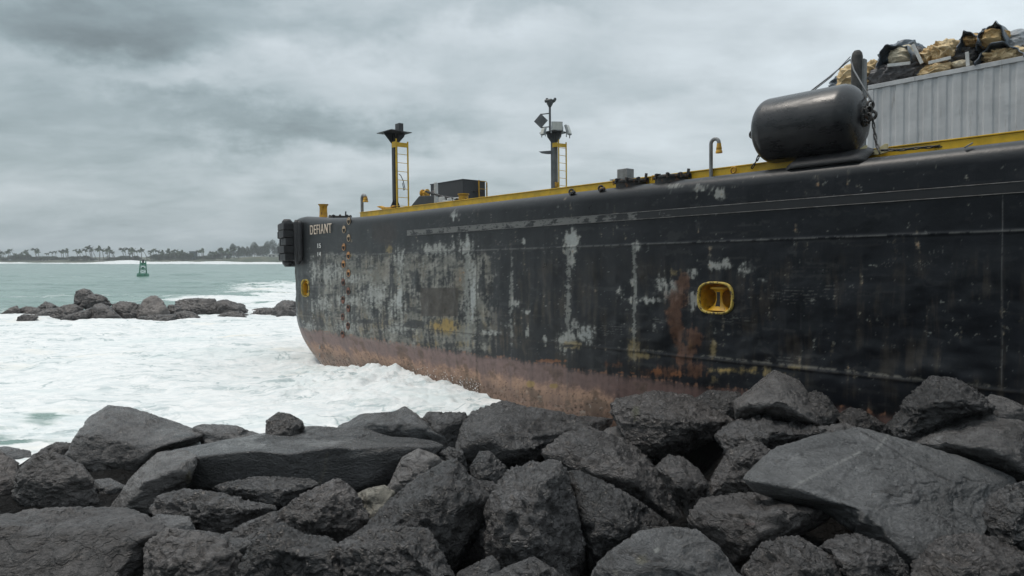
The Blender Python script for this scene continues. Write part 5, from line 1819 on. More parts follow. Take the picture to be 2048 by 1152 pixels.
# ================================================================== boulders
def rock_mat(name, c_dark, c_lite, rough, flake, fine=0.012, speck=0.35, cool=(1, 1, 1)):
    m, t, b = mat(name)
    tcn = t.n('ShaderNodeTexCoord')
    oi = t.n('ShaderNodeObjectInfo')
    sh = t.n('ShaderNodeVectorMath', operation='SCALE')
    sh.inputs[0].default_value = (37.0, 19.0, 53.0)
    t.put(sh.inputs['Scale'], oi.outputs['Random'])
    ad = t.n('ShaderNodeVectorMath', operation='ADD')
    t.put(ad.inputs[0], tcn.outputs['Object'])
    t.put(ad.inputs[1], sh.outputs[0])
    co = ad.outputs[0]
    n1 = t.noise(co, 1.7, 7, 0.62, 0.4)
    n2 = t.noise(t.mapping(co, (1, 1, 2.2), (0, 0, 0), (0.5, 0.3, 0.2)), 9.0, 9, 0.68, 1.0)
    n3 = t.noise(co, 38.0, 6, 0.7)
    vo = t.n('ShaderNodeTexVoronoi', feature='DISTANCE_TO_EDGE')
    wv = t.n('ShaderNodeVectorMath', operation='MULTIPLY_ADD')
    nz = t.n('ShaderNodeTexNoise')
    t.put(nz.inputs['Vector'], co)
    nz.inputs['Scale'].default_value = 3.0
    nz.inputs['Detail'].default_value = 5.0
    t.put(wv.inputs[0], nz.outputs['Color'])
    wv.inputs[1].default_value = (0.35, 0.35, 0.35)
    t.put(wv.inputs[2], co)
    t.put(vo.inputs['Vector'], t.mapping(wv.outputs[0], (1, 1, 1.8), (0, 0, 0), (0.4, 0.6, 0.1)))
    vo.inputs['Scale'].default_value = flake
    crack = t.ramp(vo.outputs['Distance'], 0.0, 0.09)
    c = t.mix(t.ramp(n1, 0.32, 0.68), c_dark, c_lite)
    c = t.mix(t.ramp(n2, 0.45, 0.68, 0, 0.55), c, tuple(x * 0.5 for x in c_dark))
    c = t.mix(t.math('MULTIPLY', t.math('SUBTRACT', 1.0, crack), 0.6 if flake > 3 else 0.1), c, tuple(x * 0.25 for x in c_dark))  # micro-shadow in the cracks put into the stone colour
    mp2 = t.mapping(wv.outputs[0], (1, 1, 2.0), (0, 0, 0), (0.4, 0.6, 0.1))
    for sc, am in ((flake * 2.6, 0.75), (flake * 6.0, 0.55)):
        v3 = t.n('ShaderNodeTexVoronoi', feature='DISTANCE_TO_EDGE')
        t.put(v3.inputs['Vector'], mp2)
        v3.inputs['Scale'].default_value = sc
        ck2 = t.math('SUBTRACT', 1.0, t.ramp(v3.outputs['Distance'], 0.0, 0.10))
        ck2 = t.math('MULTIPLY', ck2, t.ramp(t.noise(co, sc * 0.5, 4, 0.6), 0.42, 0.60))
        c = t.mix(t.math('MULTIPLY', ck2, am * (1.0 if flake > 3 else 0.12)), c, tuple(x * 0.22 for x in c_dark))  # finer cracks, their shade likewise painted dark
    c = t.mix(t.ramp(n3, 0.50, 0.66, 0, 0.40), c, tuple(min(1, x * 1.9) for x in c_lite))
    c = t.mix(t.ramp(n3, 0.68, 0.76, 0, speck), c, (0.30, 0.30, 0.29))
    wn = t.n('ShaderNodeTexWhiteNoise', noise_dimensions='1D')
    t.put(wn.inputs['W'], oi.outputs['Random'])
    tone = t.mix(oi.outputs['Random'], (0.78, 0.80, 0.82), (1.35, 1.33, 1.32))
    tone = t.mix(t.math('MULTIPLY', wn.outputs['Value'], 0.6), tone, (1.16, 1.02, 0.94), 'MULTIPLY')
    c = t.mix(1.0, c, tone, 'MULTIPLY')
    at_ = t.n('ShaderNodeAttribute', attribute_name='mark')
    c = t.mix(at_.outputs['Alpha'], c, at_.outputs['Color'])
    t.put(b.inputs['Base Color'], c)
    t.put(b.inputs['Roughness'], t.ramp(n2, 0.3, 0.7, rough - 0.18, rough + 0.08))
    b.inputs['Specular IOR Level'].default_value = 0.65
    h = t.math('ADD', t.math('MULTIPLY', n2, 1.0), t.math('MULTIPLY', crack, 0.25 if flake > 3 else 0.06))
    h = t.math('ADD', h, t.math('MULTIPLY', n3, 0.35))
    for sc, am in ((flake * 2.6, 0.45), (flake * 6.5, 0.28)) if flake > 3 else ((9.0, 0.16), (24.0, 0.16)):
        v2 = t.n('ShaderNodeTexVoronoi', feature='F1')
        t.put(v2.inputs['Vector'], t.mapping(wv.outputs[0], (1, 1, 1.6), (0, 0, 0), (0.4, 0.6, 0.1)))
        v2.inputs['Scale'].default_value = sc
        se = t.n('ShaderNodeSeparateColor')
        t.put(se.inputs[0], v2.outputs['Color'])
        h = t.math('ADD', h, t.math('MULTIPLY', se.outputs[0], am))
        h = t.math('SUBTRACT', h, t.math('MULTIPLY', v2.outputs['Distance'], am * 0.5))
    t.put(b.inputs['Normal'], t.bump(h, 0.9, fine * 2.6))
    return m


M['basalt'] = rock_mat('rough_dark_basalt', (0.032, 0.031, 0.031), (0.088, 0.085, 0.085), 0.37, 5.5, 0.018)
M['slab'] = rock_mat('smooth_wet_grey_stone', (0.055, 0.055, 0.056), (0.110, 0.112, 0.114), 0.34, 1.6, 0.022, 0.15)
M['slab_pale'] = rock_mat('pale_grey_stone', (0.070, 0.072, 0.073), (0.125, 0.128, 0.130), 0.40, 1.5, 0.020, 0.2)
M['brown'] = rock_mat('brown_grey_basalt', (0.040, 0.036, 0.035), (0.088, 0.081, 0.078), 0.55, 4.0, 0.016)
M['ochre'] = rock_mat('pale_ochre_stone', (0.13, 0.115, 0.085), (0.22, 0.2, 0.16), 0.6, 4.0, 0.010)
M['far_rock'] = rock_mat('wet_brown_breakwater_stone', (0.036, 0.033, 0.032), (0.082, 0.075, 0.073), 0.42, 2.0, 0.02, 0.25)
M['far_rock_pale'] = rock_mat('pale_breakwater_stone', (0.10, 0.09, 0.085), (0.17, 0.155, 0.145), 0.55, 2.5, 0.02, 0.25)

def cellrand(q):
    """random height per Voronoi cell: flat plates with sharp steps"""
    I = np.floor(q).astype(np.int64)
    best = np.full(len(q), 1e9)
    val = np.zeros(len(q))
    for dx in (-1, 0, 1):
        for dy in (-1, 0, 1):
            for dz in (-1, 0, 1):
                c = I + np.array([dx, dy, dz])
                h = _perm[(_perm[(_perm[c[:, 0] & 511] + c[:, 1]) & 511] + c[:, 2]) & 511]
                pt = c + 0.5 + 0.42 * _grad[h]
                d = ((q - pt) ** 2).sum(1)
                m_ = d < best
                best = np.where(m_, d, best)
                val = np.where(m_, h / 511.0, val)
    return val - 0.5


_ico = {}


def ico(n):
    if n not in _ico:
        bm = bmesh.new()
        bmesh.ops.create_icosphere(bm, subdivisions=n, radius=1)
        _ico[n] = (np.array([v.co[:] for v in bm.verts]), np.array([[v.index for v in f.verts] for f in bm.faces]))
        bm.free()
    return _ico[n]


ROCKS = []
BASES = []                                 # what the ground under the boulders has to reach


def boulder(label, y0, outline, front=None, style='basalt', seed=0, p=16, thick=0.75, sub=6, bulge=0.34, cuts=4, amp=1.0, marks=(), group='boulders of the foreground revetment', grow=1.05, drop=16, merge=0.955, name='boulder'):
    """outline: (px, py[, dy]) round the boulder; front: (px, py, dy) points of the near faces; dy is metres farther than y0"""
    rnd = np.random.default_rng(seed + 100)
    xs = [q[0] for q in outline]
    ys_ = [q[1] for q in outline]
    mx_, my_, h_ = sum(xs) / len(xs), (min(ys_) + max(ys_)) / 2, max(ys_) - min(ys_)
    outline = [(mx_ + (q[0] - mx_) * grow, (my_ + (q[1] - my_) * (1 + (grow - 1) * 0.6)) + drop * max(0.0, (q[1] - min(ys_)) / h_ - 0.55) / 0.45, *q[2:]) for q in outline]
    xs = [q[0] for q in outline]
    ys_ = [q[1] for q in outline]
    cx, cy = sum(xs) / len(xs), (min(ys_) + max(ys_)) / 2
    mpp = y0 / FPX
    wd, hg = (max(xs) - min(xs)) * mpp, (max(ys_) - min(ys_)) * mpp
    sz = math.sqrt(wd * hg)
    pts = []
    for q in outline:
        rel = (q[1] - min(ys_)) / max(1, max(ys_) - min(ys_))
        d = q[2] if len(q) > 2 else 0.45 * hg * (0.6 - rel)
        A = at(q[0], q[1], y0 + d)
        pts.append(A)
        bx, by = cx + (q[0] - cx) * 0.80, cy + (q[1] - cy) * 0.80
        pts.append(at(bx, by, y0 + max(d, 0) + thick * sz))
    if front is None:
        a0 = rnd.uniform(0, 6.28)
        for k in range(4):
            a = a0 + k * PI / 2 + rnd.uniform(-0.5, 0.5)
            s = rnd.uniform(0.30, 0.62)
            ex, ey = s * math.cos(a) * (max(xs) - min(xs)) / 2, s * math.sin(a) * (max(ys_) - min(ys_)) / 2
            rel = 0.5 + 0.5 * s * math.sin(a)
            pts.append(at(cx + ex, cy + ey, y0 - bulge * sz * (0.15 + 1.1 * rel) * rnd.uniform(0.7, 1.2)))
    else:
        for q in front:
            pts.append(at(q[0], q[1], y0 + q[2]))
    bm = bmesh.new()
    for q in pts:
        bm.verts.new(q)
    bmesh.ops.convex_hull(bm, input=list(bm.verts))
    bm.normal_update()
    hv_ = np.array([v.co[:] for v in bm.verts if v.link_faces])
    N = np.array([f.normal[:] for f in bm.faces])
    Q = np.array([f.verts[0].co[:] for f in bm.faces])
    bm.free()
    cen = (hv_.min(0) + hv_.max(0)) / 2
    cen = 0.5 * cen + 0.5 * hv_.mean(0)
    D = ((Q - cen) * N).sum(1)
    fl = D < 0
    N[fl] *= -1
    D = np.abs(D)
    okp = D > 1e-4
    N, D = N[okp], D[okp]
    # merge near-equal planes so that the soft edges stay crisp
    keepN, keepD = [], []
    for n_, d_ in zip(N, D):
        if not any((n_ @ kn) > merge and abs(d_ - kd) < 0.10 * sz for kn, kd in zip(keepN, keepD)):
            keepN.append(n_)
            keepD.append(d_)
    for k in range(int(cuts * 2.2)):
        n_ = rnd.normal(size=3)
        n_[1] = -abs(n_[1]) * 0.7
        n_ /= np.linalg.norm(n_)
        sup_ = ((hv_ - cen) @ n_).max()
        keepN.append(n_)
        keepD.append(sup_ * rnd.uniform(0.74, 0.93))
    N, D = np.array(keepN), np.array(keepD)
    p = p * 3.0
    V, F = ico(sub)
    ext = hv_.max(0) - hv_.min(0)
    d = V * ext
    d /= np.linalg.norm(d, axis=1)[:, None]
    t = np.maximum(d @ N.T, 0) / D
    r = (t ** p).sum(1) ** (-1.0 / p)
    r *= 1 + 0.35 / p
    P = d * r[:, None]
    nrm = (t ** p) @ N
    nrm /= np.linalg.norm(nrm, axis=1)[:, None] + 1e-9
    W = P + cen
    so = seed * 13.7
    k0 = 1.0 / max(sz, 0.3)
    rough = style in ('basalt', 'brown', 'far_rock')
    rough = style in ('basalt', 'brown', 'far_rock')
    tn = 3.2 * fbm(W * np.array([1.2, 1.2, 1.6]) * k0 + so + 5, 4, 0.5)
    disp = 0.028 * sz * fbm(W * 1.9 * k0 + so, 3) + (0.032 if rough else 0.007) * min(sz, 1.2) * (np.floor(tn) + sstep(tn - np.floor(tn), 0.82, 1.0) - tn * 0.6)
    if rough:
        lay = W @ np.array([0.25, 0.35, 0.9])
        disp += amp * (0.022 * fbm(W * 5.5 + so, 4, 0.58) + 0.013 * ridged(np.stack([W[:, 0] * 9, W[:, 1] * 9, lay * 15], 1) + so, 4, 0.6) - 0.010 + 0.008 * fbm(W * 30.0 + so, 3, 0.6))
        pit = fbm(W * 3.2 + so + 40, 3, 0.5)
        disp -= amp * 0.05 * sstep(pit, 0.35, 0.75)
        ck = 1 - np.abs(fbm(W * 2.6 + so + 70, 3, 0.55))
        disp -= amp * 0.035 * sstep(ck, 0.93, 1.0)
    else:
        lay = W @ np.array([0.3, 0.2, 0.93])
        disp += amp * (0.018 * fbm(W * 4.0 + so, 4, 0.55) + 0.020 * cellrand(W * np.array([3.2, 3.2, 6.5]) + 0.8 * fbm(W * 2 + so, 3)[:, None]) + 0.004 * ridged(np.stack([W[:, 0] * 5, W[:, 1] * 5, lay * 9], 1) + so, 4, 0.6))
        ck = 1 - np.abs(fbm(W * 1.3 + so + 70, 3, 0.5))
        disp -= amp * 0.03 * sstep(ck, 0.955, 1.0)
        st = fbm(W * 2.2 + so + 20, 2)
        disp -= amp * 0.018 * sstep(st, 0.1, 0.16)
        disp += amp * 0.0035 * fbm(W * 26.0 + so, 3, 0.6)
    if rough:                              # flaking plates
        q = W * np.array([10.0, 10.0, 16.0]) + 1.2 * np.stack([fbm(W * 4 + so, 2), fbm(W * 4 + so + 9, 2), fbm(W * 4 + so + 18, 2)], 1)
        disp += amp * 0.014 * cellrand(q) + amp * 0.010 * cellrand(q * 2.3 + 5)
    W = W + nrm * disp[:, None]
    # fit the silhouette to the outline
    for _ in range(2):
        px, py = to_px(W)
        ccx, ccy = sum(xs) / len(xs), (min(ys_) + max(ys_)) / 2
        ang = np.arctan2(py - ccy, px - ccx)
        rad = np.hypot(px - ccx, py - ccy)
        nb = 72
        bi = ((ang + PI) / (2 * PI) * nb).astype(int) % nb
        ra = np.array([rad[bi == k].max() if (bi == k).any() else np.nan for k in range(nb)])
        rt = np.empty(nb)
        for k in range(nb):
            a = -PI + (k + 0.5) / nb * 2 * PI
            ca, sa = math.cos(a), math.sin(a)
            best = 0
            for i in range(len(outline)):
                x0, y0_ = xs[i] - ccx, ys_[i] - ccy
                x1, y1_ = xs[(i + 1) % len(xs)] - ccx, ys_[(i + 1) % len(xs)] - ccy
                den = ca * (y1_ - y0_) - sa * (x1 - x0)
                if abs(den) < 1e-9:
                    continue
                tt = (x0 * (y1_ - y0_) - y0_ * (x1 - x0)) / den
                ss = (x0 * sa - y0_ * ca) / den
                if tt > 0 and -1e-6 <= ss <= 1 + 1e-6:
                    best = max(best, tt)
            rt[k] = best
        ratio = rt / ra
        ratio = np.where(np.isfinite(ratio) & (rt > 0), ratio, 1.0)
        ratio = np.clip(ratio, 0.75, 1.6)
        ratio = (np.roll(ratio, 1) + 3 * ratio + np.roll(ratio, -1)) / 5
        xa = (ang + PI) / (2 * PI) * nb - 0.5
        i0 = np.floor(xa).astype(int)
        fr_ = xa - i0
        rv = ratio[i0 % nb] * (1 - fr_) + ratio[(i0 + 1) % nb] * fr_
        dep = (W[:, 1] * CP - (W[:, 2] - EYE) * SP) / FPX
        W = W + ((px - ccx) * (rv - 1) * dep)[:, None] * np.array([1.0, 0, 0]) - ((py - ccy) * (rv - 1) * dep)[:, None] * np.array([0, SP, CP])
    org = np.array([cen[0], cen[1], W[:, 2].min()])
    o = mesh_np(name, W - org, F, M[style], None, True, Vector(org))
    Cm = np.zeros((len(W), 4))
    if marks:
        px, py = to_px(W)
        nn = fbm(W * 7.0 + so, 4, 0.6)
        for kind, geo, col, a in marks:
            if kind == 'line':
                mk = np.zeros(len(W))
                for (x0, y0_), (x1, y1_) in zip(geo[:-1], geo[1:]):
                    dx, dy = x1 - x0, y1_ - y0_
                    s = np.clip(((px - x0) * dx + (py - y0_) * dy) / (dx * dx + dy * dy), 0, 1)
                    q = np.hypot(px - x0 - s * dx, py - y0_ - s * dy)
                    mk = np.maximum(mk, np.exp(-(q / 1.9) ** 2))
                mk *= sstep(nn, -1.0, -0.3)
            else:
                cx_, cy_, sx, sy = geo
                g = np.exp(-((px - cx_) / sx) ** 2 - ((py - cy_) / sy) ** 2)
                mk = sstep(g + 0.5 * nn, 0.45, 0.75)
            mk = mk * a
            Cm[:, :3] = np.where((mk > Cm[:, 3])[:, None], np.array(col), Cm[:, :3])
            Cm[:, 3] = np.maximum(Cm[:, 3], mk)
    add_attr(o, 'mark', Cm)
    tag(o, label, 'boulder', group)
    BASES.append((cen[0], cen[1], W[:, 2].min(), wd))
    ROCKS.append(W[::3])
    return o


def foreground():
    B = boulder
    # --- back row, left to right
    B('tall grey wedge boulder with a peaked top at the left against the foam', 12.2,
      [(147, 882, .2), (181, 835, .7), (219, 811, 1.0), (260, 816, 1.1), (342, 841, 1.0), (393, 857, .9), (420, 874, .6), (342, 905, 0), (273, 950, 0), (253, 964, 0), (191, 954, 0), (133, 910, 0)],
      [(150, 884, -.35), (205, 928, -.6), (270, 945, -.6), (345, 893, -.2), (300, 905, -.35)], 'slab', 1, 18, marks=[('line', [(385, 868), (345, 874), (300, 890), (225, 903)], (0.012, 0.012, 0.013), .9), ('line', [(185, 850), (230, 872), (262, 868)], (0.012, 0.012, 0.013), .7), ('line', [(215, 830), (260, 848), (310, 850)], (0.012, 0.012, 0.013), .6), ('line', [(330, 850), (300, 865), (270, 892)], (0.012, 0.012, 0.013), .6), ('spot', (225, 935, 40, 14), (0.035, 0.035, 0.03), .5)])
    B('small brown rock peeking out between the left boulders at the foam edge', 12.7, [(80, 900), (113, 884), (152, 886), (150, 905), (130, 925), (90, 915)], None, 'brown', 2, 12, sub=5)
    B('low flat rock at the left edge touching the foam', 12.9, [(-40, 900), (10, 893), (60, 900), (62, 925), (-40, 930)], None, 'slab', 3, 12, sub=5)
    B('dark rough boulder cut by the left edge beside the rounded one', 11.0, [(-60, 905), (0, 903), (35, 925), (42, 945), (30, 985), (32, 1030), (0, 1040), (-60, 1040)], None, 'brown', 4, 12, sub=5)
    B('big rounded brown boulder near the left edge below the peaked one', 10.2, [(25, 985), (38, 941), (68, 910), (92, 898), (130, 913), (164, 930), (185, 958), (195, 992), (191, 1022), (113, 1030), (50, 1025)], None, 'brown', 5, 10)
    B('small rock wedged in the black gap under the peaked boulder', 11.0, [(186, 960), (219, 956), (255, 973), (240, 992), (195, 992)], None, 'slab', 6, 12, sub=5)
    B('long flat slab with a pale wet top and dark front at centre left', 11.0,
      [(318, 905, .3), (417, 880, 1.1), (530, 865, 1.5), (620, 853, 1.7), (720, 855, 1.7), (780, 866, 1.6), (875, 879, 1.2), (882, 893, .8), (862, 915, .2), (774, 965, -.1), (713, 985, -.1), (560, 985, 0), (417, 985, 0), (373, 978, 0), (340, 930, 0)],
      [(390, 913, -.5), (468, 897, -.65), (598, 899, -.7), (700, 902, -.7), (780, 896, -.55), (845, 888, -.2), (372, 975, -.35), (713, 983, -.45), (640, 987, -.5), (480, 980, -.45)], 'slab', 7, 30, thick=0.5, cuts=1, sub=7,
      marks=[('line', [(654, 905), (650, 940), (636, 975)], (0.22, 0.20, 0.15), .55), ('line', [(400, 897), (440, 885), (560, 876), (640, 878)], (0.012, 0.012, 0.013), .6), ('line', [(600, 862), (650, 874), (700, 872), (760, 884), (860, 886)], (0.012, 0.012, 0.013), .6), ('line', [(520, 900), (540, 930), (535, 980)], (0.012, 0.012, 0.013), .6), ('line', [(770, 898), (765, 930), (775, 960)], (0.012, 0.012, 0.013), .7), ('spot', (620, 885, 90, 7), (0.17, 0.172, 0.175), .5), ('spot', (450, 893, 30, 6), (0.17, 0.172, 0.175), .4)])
    B('pointed wedge boulder leaning on the left end of the long slab', 10.0,
      [(222, 1003, 0), (260, 958, .3), (294, 924, .6), (314, 906, .8), (362, 898, .8), (390, 911, .5), (392, 935, .3), (369, 980, 0), (359, 990, 0), (301, 1028, 0), (270, 1022, 0), (225, 1016, 0)],
      [(228, 1008, -.25), (285, 965, -.4), (330, 940, -.45), (385, 930, -.25), (355, 985, -.35), (300, 1022, -.35)], 'slab', 8, 20, marks=[('spot', (378, 955, 8, 16), (0.13, 0.115, 0.07), .6)])
    B('low cracked rock behind the long slab at the foam edge', 12.9, [(385, 856), (403, 847), (472, 851), (520, 865), (505, 878), (420, 878)], None, 'slab', 9, 14, sub=5, drop=40)
    B('dark block standing alone against the white foam behind the long slab', 12.6, [(531, 868), (533, 841), (557, 824), (580, 828), (603, 841), (609, 853), (590, 870), (533, 872)], None, 'basalt', 10, 14, sub=5)
    B('flat dark ledge rock pointing left over the gap behind the slab', 13.0, [(673, 853, .3), (726, 826, .8), (785, 824, .9), (808, 812, .9), (843, 836, .6), (908, 869, 0), (880, 884, -.1), (764, 872, -.1), (690, 862, 0)],
      [(690, 860, -.4), (760, 848, -.5), (840, 850, -.45), (900, 872, -.3)], 'slab', 11, 20, cuts=2, drop=30)
    B('rough dark block right of the flat ledge rock', 12.9, [(838, 850), (856, 824), (928, 824), (944, 841), (925, 880), (870, 880)], None, 'basalt', 12, 14, sub=5, drop=60)
    B('very broad rough boulder at centre whose crest meets the rusty hull', 12.0,
      [(914, 890, 0), (928, 848, .4), (950, 820, .9), (1010, 801, 1.4), (1050, 813, 1.4), (1113, 822, 1.4), (1228, 838, 1.2), (1215, 862, .6), (1102, 892, -.1), (1061, 922, -.2), (1014, 938, -.2), (938, 932, 0)],
      [(935, 862, -.3), (1010, 868, -.8), (1090, 872, -.7), (1170, 848, -.1), (1000, 925, -.7), (930, 915, -.35)], 'basalt', 13, 13, cuts=3, amp=1.4)
    B('shadowed small boulder in the dark gap at the end of the long slab', 11.2, [(880, 905), (898, 893), (925, 900), (937, 930), (915, 935)], None, 'basalt', 14, 12, sub=5)
    # --- right of centre, upper
    B('flat-topped rough boulder with mossy left side against the hull', 10.6,
      [(1222, 812, .2), (1237, 795, .6), (1312, 782, 1.1), (1378, 790, 1.1), (1448, 828, .8), (1468, 842, .4), (1440, 868, 0), (1378, 890, -.1), (1324, 900, -.1), (1287, 900, -.1), (1258, 875, 0), (1230, 842, .1)],
      [(1255, 845, -.35), (1320, 848, -.7), (1400, 855, -.5), (1262, 868, -.4), (1320, 890, -.55)], 'basalt', 15, 14, amp=1.3, marks=[('spot', (1270, 825, 12, 18), (0.05, 0.05, 0.02), .7)])
    B('rough boulder behind the flat-topped mossy one at the hull', 11.6, [(1385, 800), (1419, 780), (1479, 785), (1490, 815), (1478, 842), (1420, 842)], None, 'basalt', 16, 12, sub=5)
    B('dark peaked boulder perched highest in front of the yellow recess', 9.8,
      [(1470, 800, .1), (1506, 774, .3), (1527, 757, .5), (1548, 740, .6), (1597, 761, .6), (1622, 797, .5), (1645, 819, .3), (1640, 850, 0), (1593, 842, -.1), (1515, 830, -.1), (1475, 834, 0)],
      [(1505, 776, -.35), (1560, 800, -.5), (1600, 828, -.5), (1630, 845, -.3), (1482, 825, -.3)], 'slab', 17, 18, cuts=3, marks=[])
    B('rough small boulder leaning on the right of the perched peaked one', 10.1, [(1610, 790), (1632, 780), (1655, 792), (1686, 830), (1680, 850), (1640, 850)], None, 'basalt', 18, 12, sub=5)
    B('low rough boulder in the dip left of the tall right boulder', 9.9, [(1672, 830), (1700, 815), (1722, 818), (1775, 848), (1775, 868), (1690, 862)], None, 'basalt', 19, 12, sub=5)
    B('tall rough triangular boulder at right standing against the black hull', 8.4,
      [(1765, 855, .2), (1813, 795, .3), (1863, 752, .5), (1912, 757, .5), (1958, 784, .4), (1988, 813, .2), (1990, 826, 0), (1920, 840, -.1), (1838, 880, -.1), (1780, 880, 0)],
      [(1790, 850, -.3), (1850, 800, -.35), (1930, 800, -.3), (1850, 868, -.35), (1975, 824, -.15)], 'basalt', 20, 14, thick=0.6, amp=1.5)
    B('low smooth boulder behind the tall one at the right edge', 8.7, [(1955, 800), (1985, 788), (2015, 797), (2080, 825), (2090, 850), (1985, 850)], None, 'slab', 21, 12, sub=5, thick=0.3)
    B('broad smooth grey boulder at the right edge below the tall one', 7.9,
      [(1800, 895, .2), (1821, 878, .4), (1887, 847, .8), (1937, 829, .9), (1987, 824, 1.0), (2100, 828, 1.0), (2120, 990, 0), (2020, 960, -.2), (1904, 915, -.1)],
      [(1880, 885, -.3), (1960, 900, -.5), (2040, 930, -.5), (2000, 860, -.1)], 'slab', 22, 10, thick=0.3, marks=[('line', [(1880, 872), (1872, 885)], (0.3, 0.3, 0.3), .5)])
    B('rough boulder with scaly crest between the perched one and the big pale slab', 9.0,
      [(1430, 868, 0), (1465, 841, .5), (1531, 828, .9), (1593, 836, 1.0), (1640, 855, .9), (1690, 864, .7), (1600, 895, 0), (1523, 915, -.2), (1457, 905, -.2)],
      [(1470, 870, -.4), (1540, 862, -.5), (1600, 868, -.3), (1500, 905, -.45)], 'basalt', 23, 14, amp=1.3)
    B('narrow steep boulder face left of the big pale slab', 8.0, [(1400, 998), (1419, 958), (1457, 900), (1515, 882), (1545, 905), (1530, 960), (1500, 1000)], None, 'basalt', 24, 12)
    B('small flat shard rock above the big pale slab', 9.0, [(1635, 852), (1690, 846), (1724, 857), (1720, 872), (1650, 872)], None, 'slab', 25, 14, sub=5)
    B('flat paler rock strip between the central crest and the mossy boulder', 11.2, [(1195, 872), (1215, 856), (1258, 846), (1285, 855), (1290, 890), (1230, 895)], None, 'slab_pale', 26, 12, sub=5)
    # --- the middle
    B('large ridge boulder sloping down to the right at centre right', 9.6,
      [(1066, 922, 0), (1133, 865, .5), (1181, 853, .8), (1249, 878, .7), (1292, 908, .5), (1320, 950, .2), (1382, 1047, -.2), (1377, 1062, -.2), (1310, 1042, -.2), (1226, 985, -.2), (1150, 940, -.1)],
      [(1130, 895, -.35), (1200, 905, -.6), (1260, 950, -.6), (1320, 1015, -.5)], 'basalt', 27, 13, cuts=3, amp=1.3)
    B('wedge boulder with black split on its left, beside the dark hollow', 7.8,
      [(1311, 936, .1), (1337, 909, .4), (1366, 914, .5), (1397, 939, .4), (1415, 966, .2), (1386, 1030, 0), (1370, 1018, -.1)], [(1325, 940, -.2), (1375, 1000, -.35), (1400, 968, -.15), (1350, 930, -.2)], 'basalt', 28, 16, sub=5)
    B('small round-topped boulder in the middle of the pile below the dark gap', 10.2, [(940, 935), (959, 903), (979, 902), (1012, 934), (996, 968), (945, 956)], None, 'basalt', 29, 10, sub=5)
    B('small boulder wedged in the cleft beside the central pyramid', 9.4, [(945, 958), (986, 963), (1002, 978), (985, 1005), (955, 1000)], None, 'basalt', 30, 12, sub=5)
    B('light-topped boulder leaning behind the central pyramid', 10.0, [(770, 972), (805, 915), (836, 897), (870, 909), (891, 927), (870, 955), (800, 980)], None, 'slab', 31, 12, cuts=3)
    B('pale ochre stone showing between two dark boulders at centre left', 9.0, [(710, 990), (735, 977), (767, 970), (790, 985), (770, 1025), (735, 1045), (715, 1020)], None, 'ochre', 32, 12, sub=5)
    B('large dark pyramid boulder with steep shadowed right face at centre', 7.6,
      [(672, 1085, 0), (737, 1042, .2), (774, 1005, .3), (839, 951, .5), (887, 921, .6), (908, 915, .6), (938, 951, .5), (978, 992, .4), (978, 1020, .3), (959, 1060, .1), (905, 1140, 0), (780, 1130, 0), (690, 1110, 0)],
      [(745, 1060, -.3), (840, 1000, -.35), (893, 935, .1), (915, 1010, -.45), (900, 1080, -.5), (790, 1110, -.5)], 'basalt', 33, 15, cuts=2, amp=1.4)
    B('low bulging boulder in front of the central pyramid at the lower edge', 6.2, [(672, 1090), (747, 1056), (800, 1052), (855, 1057), (877, 1094), (922, 1170), (800, 1200), (690, 1180)], None, 'basalt', 34, 12, amp=1.3)
    B('large humped boulder right of the central pyramid with a vertical cleft', 7.4,
      [(958, 1075, .1), (979, 999, .2), (1014, 941, .5), (1058, 926, .6), (1119, 921, .6), (1135, 941, .5), (1150, 1000, .3), (1160, 1060, .1), (1170, 1100, 0), (1155, 1190, -.1), (1000, 1190, -.1)],
      [(1000, 1020, -.3), (1050, 970, -.25), (1110, 960, -.2), (1115, 1040, -.5), (1130, 1130, -.55), (1040, 1130, -.5)], 'basalt', 35, 13, cuts=3, amp=1.4, marks=[('spot', (1020, 1083, 4, 8), (0.3, 0.29, 0.27), .8), ('spot', (1055, 1055, 3, 3), (0.3, 0.3, 0.3), .8)])
    B('long sloping boulder right of the vertical cleft', 8.0,
      [(1130, 941, .3), (1167, 942, .5), (1225, 969, .5), (1300, 1017, .3), (1337, 1045, .1), (1342, 1062, 0), (1260, 1090, -.1), (1181, 1135, -.1), (1160, 1080, 0)],
      [(1165, 975, -.15), (1230, 1010, -.3), (1290, 1050, -.3), (1190, 1100, -.4)], 'basalt', 36, 14, cuts=3)
    B('dark low rock deep in the hollow at the bottom centre', 6.8, [(915, 1145), (983, 1110), (1000, 1130), (1000, 1190), (915, 1190)], None, 'slab', 37, 12, sub=5)
    # --- lower left
    B('broad flat dark boulder with low rough top right of the long slab front', 9.8, [(419, 980), (455, 961), (513, 953), (575, 954), (622, 956), (637, 971), (612, 992), (554, 1015), (478, 997)], None, 'basalt', 38, 13)
    B('humped rough boulder in front of the pointed wedge at lower left', 8.8, [(299, 1028), (314, 993), (340, 983), (372, 978), (403, 980), (478, 993), (552, 1012), (545, 1035), (478, 1056), (427, 1070), (393, 1066), (330, 1045)], None, 'basalt', 39, 12, amp=1.3)
    B('small smooth rock tucked under the humped boulder at lower left', 8.3, [(295, 1040), (318, 1028), (345, 1030), (378, 1032), (396, 1064), (330, 1075)], None, 'slab', 40, 12, sub=5)
